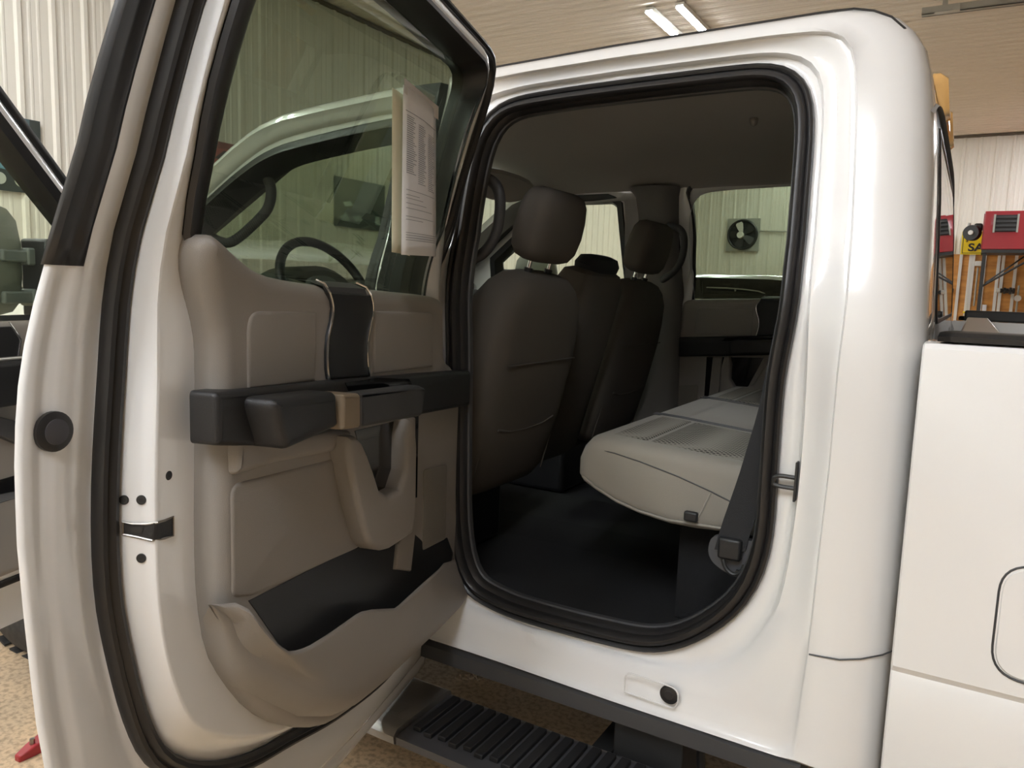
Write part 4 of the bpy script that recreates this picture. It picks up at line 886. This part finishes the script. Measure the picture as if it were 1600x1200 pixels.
# cabin floor, tunnel, sill plate
mb = MB(); mb.loft([[(x, .13, .64), (x, .18, .625), (x, .75, .62), (x, .85, .67), (x, 1.18, .67), (x, 1.28, .62), (x, 1.85, .625), (x, 1.90, .64)] for x in (-2.45, -1.3, -.9, -.12)], closed=False)
part('floor_carpet', mb, CARP, solid=.01)
mb = MB(); mb.box((-.95, .085, .676), (-.60, .15, .684)); sp = part('sill_plate', mb, BLK, bevel=.004)
for k in range(7): link('sill_rib', MB().box((-.93 + k * .045, .09, .684), (-.905 + k * .045, .14, .690)), BLK, sp, bevel=.002).location = (0, 0, 0)
part('cabin_wall_lower', MB().box((-.115, .16, .60), (-.10, 1.87, .66)), CARP)
part('bulkhead', MB().box((-2.62, .12, .5), (-2.60, 1.91, 1.5)), CARP)
for y in (.11, 1.92): part('side_lining', MB().box((-.30, y - .01, .62), (-.11, y + .01, 1.46)), HEAD)
# dashboard
mb = MB(); dp_ = [(-2.58, .75), (-2.28, .80), (-2.16, 1.0), (-2.10, 1.22), (-2.06, 1.36), (-2.08, 1.44), (-2.16, 1.475), (-2.30, 1.485), (-2.58, 1.49)]
mb.loft([[(x, y, z) for x, z in dp_] for y in (.14, .2, 1.83, 1.89)], caps=True); DASH = part('dashboard', mb, DTRIM, angle=35)
def dk(name, mb, m, **k): o = link(name, mb, m, DASH, **k); o.location = (0, 0, 0); return o
mb = MB(); mb.loft([[(-2.05 - .0, .30 + .24 * 0, 0)] * 1], closed=False) if False else None
mb = MB(); rr = []
for x, a, h in ((-2.03, .17, .10), (-2.06, .19, .115), (-2.20, .19, .11), (-2.34, .14, .05)):
    rr.append([(x, .50 + a * math.cos(t * math.pi / 12), 1.44 + h * math.sin(t * math.pi / 12)) for t in range(13)])
mb.loft(rr, closed=False); fill(mb, rr[0]); dk('instrument_hood', mb, BLK)
mb = MB(); vp = [(1.375, 1.50), (1.43, 1.50), (1.475, 1.42), (1.41, 1.37), (1.365, 1.42)]
ring = [Vector((-2.03, y, z - .01)) for y, z in vp]; mb.tube(ring, .009, 8, True); dk('vent_surround', mb, SATIN)
mb = MB(); fill(mb, [p - Vector((.004, 0, 0)) for p in ring]); dk('vent_opening', mb, GLOSSB, smooth=False)
for k in range(3): dk('vent_slat', MB().box((-2.03, 1.385, 1.40 + k * .025), (-2.022, 1.45, 1.405 + k * .025)), DTRIM, smooth=False)
# steering wheel
SWc = Vector((-1.93, .425, 1.468)); ax = Vector((.86, 0, .5)).normalized(); u_ = Vector((0, 1, 0)); v_ = ax.cross(u_).normalized()
if v_.z < 0: v_ = -v_
mb = MB(); mb.tube([SWc + u_ * .195 * math.cos(t * math.tau / 48) + v_ * .195 * math.sin(t * math.tau / 48) for t in range(48)], .0165, 12, True); SW = part('steering_wheel', mb, BLK)
mb = MB(); blob(mb, [(SWc - ax * d, a, b) for d, a, b in ((.05, .055, .05), (.02, .075, .065), (-.0, .07, .06), (-.008, .05, .045))], u_, v_, .7); link('wheel_boss', mb, DTRIM, SW).location = (0, 0, 0)
for a in (10, 170, 250, 290):
    d = u_ * math.cos(R(a)) + v_ * math.sin(R(a)); mb = MB().tube([SWc + d * .05 - ax * .01, SWc + d * .175], .014, 8); link('spoke', mb, SATIN if a < 180 else BLK, SW).location = (0, 0, 0)
mb = MB().tube([SWc - ax * .05, SWc - ax * .25], .04, 12); link('column', mb, BLK, SW).location = (0, 0, 0)
# sun visor, passenger side
q = [at_x(x, y, z) for x, y, z in ((745, 256, -1.72), (846, 288, -1.72), (808, 318, -1.84), (738, 302, -1.84))]
mb = MB(); rg = smooth_pl(q, 2, True); mb.loft([[p + Vector((0, 0, d)) for p in rg] for d in (.008, -.008)]); fill(mb, [p + Vector((0, 0, .008)) for p in rg]); fill(mb, [p - Vector((0, 0, .008)) for p in rg]); vis = part('sun_visor', mb, HEAD)

# --- seats
def front_seat(cx, cy, name, wide=.265):
    """reclined back with headrest; cushion below"""
    lean = Vector((.27, 0, 1)).normalized(); fx = Vector((1, 0, 0)); fy_ = Vector((0, 1, 0)); up = lean
    back_n = Vector((1, 0, -.27)).normalized()
    base = Vector((cx - .155, cy, .90)); mb = MB(); specs = []
    for t, a, b in ((-.02, .18, .06), (.0, .23, .085), (.04, .25, .10), (.2, wide, .105), (.4, wide, .10), (.5, wide - .004, .09), (.58, wide - .025, .08), (.63, wide - .07, .068), (.66, wide - .12, .052), (.672, wide - .17, .03)):
        specs.append((base + up * t, a, b))
    blob(mb, specs, fy_, back_n, .42, 40); s = part(name, mb, FABD, angle=75)
    def k(nm, mb, m, **q): o = link(nm, mb, m, s, **q); o.location = (0, 0, 0); return o
    # back shell seams and map pocket
    bo = lambda y, t, d=.0: base + up * t + fy_ * y + back_n * (.1025 + d)
    mb = MB().tube([bo(-.17, .22), bo(-.1, .205), (bo(0, .20)), bo(.1, .205), bo(.17, .22)], .004, 8); k('pocket_hem', mb, FABD)
    mb = MB().tube(smooth_pl([bo(-wide + .05, .02, -.012), bo(-wide + .05, .40, -.012), bo(-wide + .09, .52, -.022), bo(-wide + .15, .585, -.035), bo(wide - .15, .585, -.035), bo(wide - .09, .52, -.022), bo(wide - .05, .40, -.012), bo(wide - .05, .02, -.012)], 2), .003, 6); k('back_seam', mb, FABD)
    mb = MB().tube([bo(-.21, .42, -.002), bo(.21, .42, -.002)], .0025, 6); k('back_seam', mb, FABD)
    # headrest
    hc = base + up * .672 + Vector((.0, 0, 0)); mb = MB(); specs = []
    for t, a, b in ((.035, .085, .03), (.045, .115, .048), (.07, .138, .058), (.12, .148, .062), (.17, .146, .060), (.215, .135, .055), (.238, .115, .045), (.248, .08, .025)):
        specs.append((hc + up * t, a, b))
    blob(mb, specs, fy_, back_n, .55, 36); k('headrest', mb, FABD)
    for d in (-.062, .062): k('headrest_post', MB().tube([hc + fy_ * d - up * .03, hc + fy_ * d + up * .06], .0065, 10), CHR)
    for d in (-.062, .062): k('post_collar', MB().tube([hc + fy_ * d - up * .012, hc + fy_ * d + up * .012], .013, 12), BLK)
    mb = MB(); blob(mb, [(Vector((cx - .42 + .0, cy, z)), a, b) for z, a, b in ((.82, .24, .22), (.86, .255, .25), (.95, .26, .26), (.98, .25, .25), (.99, .2, .2))], (0, 1, 0), (1, 0, 0), .4); k('seat_cushion', mb, FABD)
    k('seat_base', MB().box((cx - .62, cy - .20, .63), (cx - .20, cy + .20, .84)), BLK, bevel=.02)
    return s
front_seat(-1.16, .50, 'driver_seat')
front_seat(-1.24, 1.52, 'passenger_seat')
# centre seat back with a folded belt on top
mb = MB(); up = Vector((.27, 0, 1)).normalized(); bn = Vector((1, 0, -.27)).normalized(); base = Vector((-1.38, 1.01, .88))
blob(mb, [(base + up * t, a, b) for t, a, b in ((0, .15, .06), (.03, .17, .08), (.4, .17, .085), (.66, .168, .08), (.71, .15, .06), (.725, .11, .03))], (0, 1, 0), bn, .4); cs = part('centre_seat', mb, FABD)
mb = MB(); blob(mb, [(base + up * t + Vector((0, .02, 0)), a, b) for t, a, b in ((.70, .13, .045), (.74, .14, .05), (.765, .12, .04), (.772, .08, .02))], (0, 1, 0), bn, .7); link('belt_bundle', mb, BELT, cs).location = (0, 0, 0)
# rear bench: cushion extruded across the cab, with side facing, seams and piping
def bench():
    prof = [(-.845, 1.112), (-.868, 1.085), (-.882, 1.05), (-.882, 1.005), (-.868, .985), (-.83, .965), (-.77, .94), (-.70, .922), (-.62, .912), (-.55, .912), (-.47, .918), (-.40, .92), (-.38, 1.0), (-.39, 1.09), (-.45, 1.094), (-.55, 1.100), (-.65, 1.108), (-.75, 1.116), (-.81, 1.119)]
    P2 = [Vector(p) for p in prof]; rr = []
    Y0, Y1 = .285, 1.76
    for y, i in ((Y0, .035), (Y0 + .004, .022), (Y0 + .012, .010), (Y0 + .025, .002), (Y0 + .05, 0), (.80, 0), (1.25, 0), (Y1 - .05, 0), (Y1 - .015, .006), (Y1, .03)):
        q = inset2(P2, i); rr.append([Vector((p.x, y, p.y)) for p in q])
    mb = MB(); mb.loft(rr); fill(mb, rr[0]); fill(mb, rr[-1]); return mb
BN = part('rear_bench', bench(), FABL, angle=60)
def bk(name, mb, m, **k): o = link(name, mb, m, BN, **k); o.location = (0, 0, 0); return o
def topz(x): 
    t = [(-.81, 1.119), (-.75, 1.116), (-.65, 1.108), (-.55, 1.100), (-.45, 1.094), (-.39, 1.09)]
    if x < -.81: return 1.119
    for (a, za), (b, zb) in zip(t, t[1:]):
        if a <= x <= b: return za + (zb - za) * (x - a) / (b - a)
    return 1.09
def cush(x0, x1, y0, y1, m, h=.006, name='seat_insert'):
    mb = MB(); nx_, ny_ = 14, 16; rows = []
    for i in range(nx_ + 1):
        x = x0 + (x1 - x0) * i / nx_; row = []
        for j in range(ny_ + 1):
            y = y0 + (y1 - y0) * j / ny_; ex = min(1, min(i, nx_ - i) / 2.0); ey = min(1, min(j, ny_ - j) / 2.0)
            row.append((x, y, topz(x) + .0005 + h * math.sin(ex * math.pi / 2) * math.sin(ey * math.pi / 2)))
        rows.append(row)
    mb.loft(rows, closed=False); return bk(name, mb, m)
cush(-.80, -.705, .34, .72, PERF, .005, 'front_insert'); cush(-.695, -.41, .345, .72, PERF)
cush(-.80, -.735, .79, 1.22, FABL, .005, 'front_insert'); cush(-.725, -.41, .79, 1.22, FABL, .009)
cush(-.80, -.735, 1.28, 1.70, PERF, .005, 'front_insert'); cush(-.725, -.41, 1.28, 1.70, PERF, .006)
for y in (.745, .765, 1.235, 1.265):
    bk('seat_seam', MB().tube([(x, y, topz(x) + .0005) for x in (-.84, -.81, -.75, -.65, -.55, -.45, -.40)], .0028, 6), DTRIM)
bk('side_seam', MB().tube([(-.80, .2865, 1.082), (-.772, .285, 1.080), (-.70, .2845, 1.068), (-.596, .2845, 1.045), (-.513, .2845, 1.021), (-.43, .2845, .993)], .0018, 6), DTRIM)
bk('bottom_piping', MB().tube([(-.862, .2885, 1.004), (-.822, .2875, .980), (-.765, .287, .955), (-.70, .287, .938), (-.62, .287, .928), (-.47, .287, .933)], .0035, 6), FABL)
bk('side_seam', MB().tube([(-.545, .285, .935), (-.530, .2845, .97), (-.512, .2845, 1.018)], .003, 6), FABL)
q = at_y(1080, 806, .283); bk('release_tab', MB().box((q.x - .016, .270, q.z - .012), (q.x + .018, .287, q.z + .012)), BLK, bevel=.004)
mb = MB(); blob(mb, [(Vector((-.33 + .16 * t, 1.02, 1.02 + .66 * t)), .745 - (.03 if t > .9 else 0), .075) for t in (0, .04, .3, .6, .9, .97)], (0, 1, 0), (1, 0, 0), .25, 48); bk('bench_back', mb, FABL)
part('bench_support', MB().box((-.62, .40, .63), (-.14, 1.63, .915)), CARP)
# seat belt down to its floor anchor
a = [(-.335, .19, 1.45), (-.355, .175, 1.25), (-.385, .165, 1.10), (-.415, .16, .98), (-.425, .155, .925)]
P = resample(a, 14); mb = MB(); mb.loft([[p + Vector((-.034, 0, -.004)), p + Vector((.034, .004, .004)), p + Vector((.034, .006, .004)), p + Vector((-.034, .002, -.004))] for p in P], caps=True)
bl = part('seat_belt', mb, BELT, smooth=False); link('belt_stop', MB().box((-.450, .145, .905), (-.398, .170, .955)), BLK, bl, bevel=.006).location = (0, 0, 0)
q = [at_y(x, y, .165) for x, y in ((1108, 842), (1122, 836), (1165, 843), (1196, 852), (1192, 900), (1165, 908), (1130, 893), (1106, 872))]
mb = MB(); rg = smooth_pl(q, 2, True); mb.loft([[p + Vector((0, d, 0)) for p in rg] for d in (.0, .02)]); fill(mb, rg); part('belt_anchor_cover', mb, mat('slate_plastic', (.06, .062, .07), .5))
mb = MB().tube(smooth_pl([(-.437, .150, .905), (-.43, .148, .885), (-.41, .148, .872), (-.392, .148, .885), (-.388, .150, .90)], 2), .005, 8).disc((-.40, .152, .878), (0, -1, 0), .010, .006, 6); part('belt_anchor', mb, DARKST)

# --- front wheel and front bodywork
WC = Vector((-3.10, .05, .43))
mb = MB(); rr = []
for y, r in ((.11, .26), (.128, .30), (.125, .37), (.10, .415), (.06, .43), (-.06, .43), (-.10, .415), (-.125, .37), (-.128, .30), (-.11, .26)):
    rr.append([WC + Vector((math.cos(t * math.tau / 60) * r, y, math.sin(t * math.tau / 60) * r)) for t in range(60)])
mb.loft(rr); whl = part('front_wheel', mb, TIRE)
mb = MB()
for k in range(30):
    a = k * math.tau / 30; c, s = math.cos(a), math.sin(a); t_ = Vector((-s, 0, c)); rd = Vector((c, 0, s))
    for yy, h in ((-.112, .04), (.072, .04), (-.04, .03)):
        p = WC + rd * .428 + Vector((0, yy, 0)); q = .028
        mb.add([p - t_ * q, p + t_ * q, p + t_ * q + Vector((0, h, 0)), p - t_ * q + Vector((0, h, 0)), p - t_ * q + rd * .010, p + t_ * q + rd * .010, p + t_ * q + Vector((0, h, 0)) + rd * .010, p - t_ * q + Vector((0, h, 0)) + rd * .010], [(0, 3, 2, 1), (4, 5, 6, 7), (0, 1, 5, 4), (1, 2, 6, 5), (2, 3, 7, 6), (3, 0, 4, 7)])
link('tire_tread', mb, TIRE, whl, smooth=False).location = (0, 0, 0)
mb = MB(); mb.disc(WC + Vector((0, -.09, 0)), (0, -1, 0), .26, .012, 40).disc(WC + Vector((0, -.10, 0)), (0, -1, 0), .09, .03, 24); link('rim', mb, SATIN, whl).location = (0, 0, 0)
mb = MB(); arch = [Vector((-3.10 + .50 * math.cos(t * math.pi / 16), 0, .43 + .50 * math.sin(t * math.pi / 16))) for t in range(17)]
top_ = resample([(-2.545, 0, .58), (-2.545, 0, 1.42), (-3.4, 0, 1.40), (-4.0, 0, 1.30), (-4.15, 0, 1.15), (-4.15, 0, .6)], 16)
mb.loft([[p + Vector((0, .20, 0)) for p in arch], [p + Vector((0, .0, 0)) for p in arch], [p.lerp(q, .3) + Vector((0, -.005, 0)) for p, q in zip(arch, top_)], [p.lerp(q, .8) + Vector((0, 0, 0)) for p, q in zip(arch, top_)], [q + Vector((0, .01, 0)) for q in top_], [q + Vector((0, .06, .02)) for q in top_]], closed=False)
fe = part('front_fender', mb, WHITE); mirror(fe)
mb = MB(); mb.loft([[(x, .06 + 1.91 * j / 12, z + .05 * (1 - abs(j / 6 - 1) ** 2)) for j in range(13)] for x, z in ((-2.50, 1.47), (-2.9, 1.455), (-3.6, 1.42), (-4.0, 1.34), (-4.12, 1.2), (-4.15, .7))], closed=False); part('hood', mb, WHITE)

# ------------------------------------------------------------------ sheets of paper hung inside the rear window
def sheet(name, px, w, label, m, wt=.0):
    c = [dp(x, y, w, tilt=False) for x, y in px]; P3 = []
    for (u, v) in c: P3.append(H1 + DU * u + DW * w + Vector((0, 0, v)))
    mb = MB(); n, k = 14, 6; rows = []
    for i in range(n + 1):
        t = i / n; a = P3[0].lerp(P3[3], t); b = P3[1].lerp(P3[2], t); row = []
        for j in range(k + 1):
            s = j / k; row.append(a.lerp(b, s) + DW * (.006 * math.sin(s * math.pi) + wt * math.sin(t * 2.6)))
        rows.append(row)
    mb.loft(rows, closed=False); o = link(name, mb, m, solid=.0006); tag(o, label, 'paper'); return o, P3, rows
sh, P3, rows = sheet('paper_sheet', [(630, 132), (681, 174), (681, 401), (627, 398)], .150, 'white printed sheet taped inside the open rear door glass', PAPER)
def onp(s, t): a = P3[0].lerp(P3[3], t); b = P3[1].lerp(P3[2], t); return a.lerp(b, s) + DW * (.006 * math.sin(s * math.pi) + .0012)
mb = MB()
def rule(s0, s1, t, h=.0035):
    n = 4; v = [onp(s0 + (s1 - s0) * i / n, t) for i in range(n + 1)] + [onp(s0 + (s1 - s0) * i / n, t + h) for i in range(n + 1)]
    mb.add(v, [(i, i + 1, i + n + 2, i + n + 1) for i in range(n)])
rule(.05, .95, .135, .004)
for col, n_, t0 in ((.08, 28, .16), (.36, 30, .18), (.66, 30, .20)):
    for i in range(n_): rule(col, col + random.uniform(.14, .24), t0 + i * .0125, .004)
for t, s1 in ((.60, .9), (.63, .4), (.65, .5), (.68, .6), (.71, .8), (.76, .85), (.78, .5), (.86, .95), (.875, .95), (.89, .95), (.905, .95)): rule(.08, s1, t, .003)
link('printed_lines', mb, INK, sh, smooth=False)
mb = MB(); a, b = P3[0], P3[1]; up_ = Vector((0, 0, .012)); mb.add([a + DW * .002 + up_, b + DW * .002 + up_ + (b - a) * .06, b + DW * .002 - up_ * 1.2 + (b - a) * .06, a + DW * .002 - up_ * 1.2], [(0, 1, 2, 3)])
link('tape_strip', mb, mat('clear_tape', (.62, .58, .55), .4), sh, smooth=False)
sheet('paper_sheet', [(613, 137), (640, 162), (640, 400), (612, 394)], .138, 'cream sheet of paper hanging behind the white printed sheet', PAPER2)

# ------------------------------------------------------------------ other things on the shop floor
# white van-like vehicle beyond the passenger side
yv = 4.6
V = empty('parked_suv', (-1.7, yv + .9, 0)); tag(V, 'white vehicle with dark windows parked beyond the passenger side', 'car')
roof = [(-3.0, 1.50), (-2.75, 1.60), (-2.45, 1.655), (-2.0, 1.672), (-1.4, 1.668), (-1.0, 1.64), (-.8, 1.58), (-.62, 1.50)]
low = [(-3.3, 1.44), (-2.9, 1.45), (-2.5, 1.455), (-2.0, 1.46), (-1.4, 1.468), (-.9, 1.47), (-.6, 1.46), (-.5, 1.42)]
bel = [(-4.2, .50), (-3.6, .42), (-2.6, .42), (-2.0, .42), (-1.4, .42), (-.6, .42), (.4, .42), (1.2, .55)]
def vsec(i, y, rz_, inset): return None
mb = MB(); rr = []
xs = resample([Vector((x, z)) for x, z in roof], 24)
def topline(off, y): return [Vector((p.x, y, p.y - off)) for p in xs]
rr = [topline(.035, yv + .13), topline(.012, yv + .16), topline(.0, yv + .24), topline(-.01, yv + .6), topline(-.012, yv + .9), topline(-.01, yv + 1.2), topline(0, yv + 1.56), topline(.035, yv + 1.67)]
mb.loft(rr, closed=False); link('roof', mb, WHITE, V)
mb = MB(); ls = resample([Vector((x, z)) for x, z in low], 24); mb.loft([[Vector((p.x, yv + .13, p.y - .035)) for p in xs], [Vector((p.x, yv + .02, p.y)) for p in ls]], closed=False); link('side_window', mb, GLOSSB, V)
mb = MB(); mb.loft([[Vector((p.x, yv + 1.67, p.y - .035)) for p in xs], [Vector((p.x, yv + 1.78, p.y)) for p in ls]], closed=False); link('side_window', mb, GLOSSB, V)
mb = MB(); rr = []
for y, z, s in ((yv + .9, 1.452, 1), (yv + .02, 1.452, 1), (yv + 0, 1.435, 1), (yv - .02, 1.2, 1), (yv - .01, .9, 1), (yv + .03, .45, 1), (yv + .4, .35, 1)):
    rr.append([Vector((-4.3, y, min(z, 1.1))), Vector((-4.2, y, min(z, 1.25))), Vector((-3.4, y, z - .02)), Vector((-2.0, y, z)), Vector((-.9, y, z)), Vector((-.5, y, z - .02)), Vector((-.42, y, min(z, 1.2)))])
mb.loft(rr, closed=False); link('body_side', mb, WHITE, V)
for px0, px1 in ((1092, 1137), ): pass
mb = MB(); P = [at_y(x, y, yv + .06) for x, y in ((1104, 449), (1135, 450), (1160, 452), (1185, 455), (1205, 463))]; mb.tube(P, .006, 6); link('window_trim', mb, SATIN, V)
P = [at_y(x, y, yv + .07) for x, y in ((1149, 452), (1149, 465))]; link('window_divider', MB().tube(P, .008, 6), SATIN, V)
for x in (-3.5, -1.0):
    c = Vector((x, yv + .02, .36)); mb = MB().disc(c + Vector((0, .22, 0)), (0, -1, 0), .36, .22, 36); t = link('wheel', mb, TIRE, V); 
# red jack pad on the floor, debris
a = at_z(36, 1176, .02)
o = empty('floor_jack', (a.x, a.y, 0)); tag(o, 'red steel tool end lying on the floor by the door', 'tool')
dv = (at_z(62, 1162, .02) - a).normalized(); sd = Vector((-dv.y, dv.x, 0))
mb = MB(); mb.loft([[a + dv * t + sd * w + Vector((0, 0, -.02)), a + dv * t - sd * w + Vector((0, 0, -.02)), a + dv * t - sd * w + Vector((0, 0, h)), a + dv * t + sd * w + Vector((0, 0, h))] for t, w, h in ((-.02, .012, .0), (.02, .02, .012), (.10, .026, .03), (.45, .03, .05))], caps=True)
link('handle_end', mb, RED, o, bevel=.004)
link('pin', MB().tube([a + dv * .03 + sd * .0 + Vector((0, 0, .012)), a + dv * .03 + Vector((0, 0, .03))], .008, 8), STEEL, o)
c0 = at_z(745, 1060, .01); mb = MB(); pts = []
for i in range(60):
    t = i / 59; pts.append(c0 + cr.xyz * ((t - .5) * .16) + Vector((math.sin(t * 38) * .018, math.cos(t * 38) * .018, .004 + .007 * math.sin(t * 60) ** 2)))
mb.tube(pts, .0045, 6); tag(link('wire_coil', mb, mat('rusty_wire', (.38, .30, .22), .7)), 'small twisted coil of wire on concrete under the truck', 'wire')

for ob in SC.objects:
    b = ob.name.split('.')[0]
    t = {'chrome_strip': 'thin bright chrome strip', 'pull_bracket': 'tan bracket at the end of the pull handle', 'map_pocket': 'grey beige map pocket wall', 'rear_bench': 'light grey cloth rear bench cushion', 'cargo_lamp': 'red and amber lamp on the roof edge'}.get(b)
    if t and ob.parent is not None: ob['label'] = t
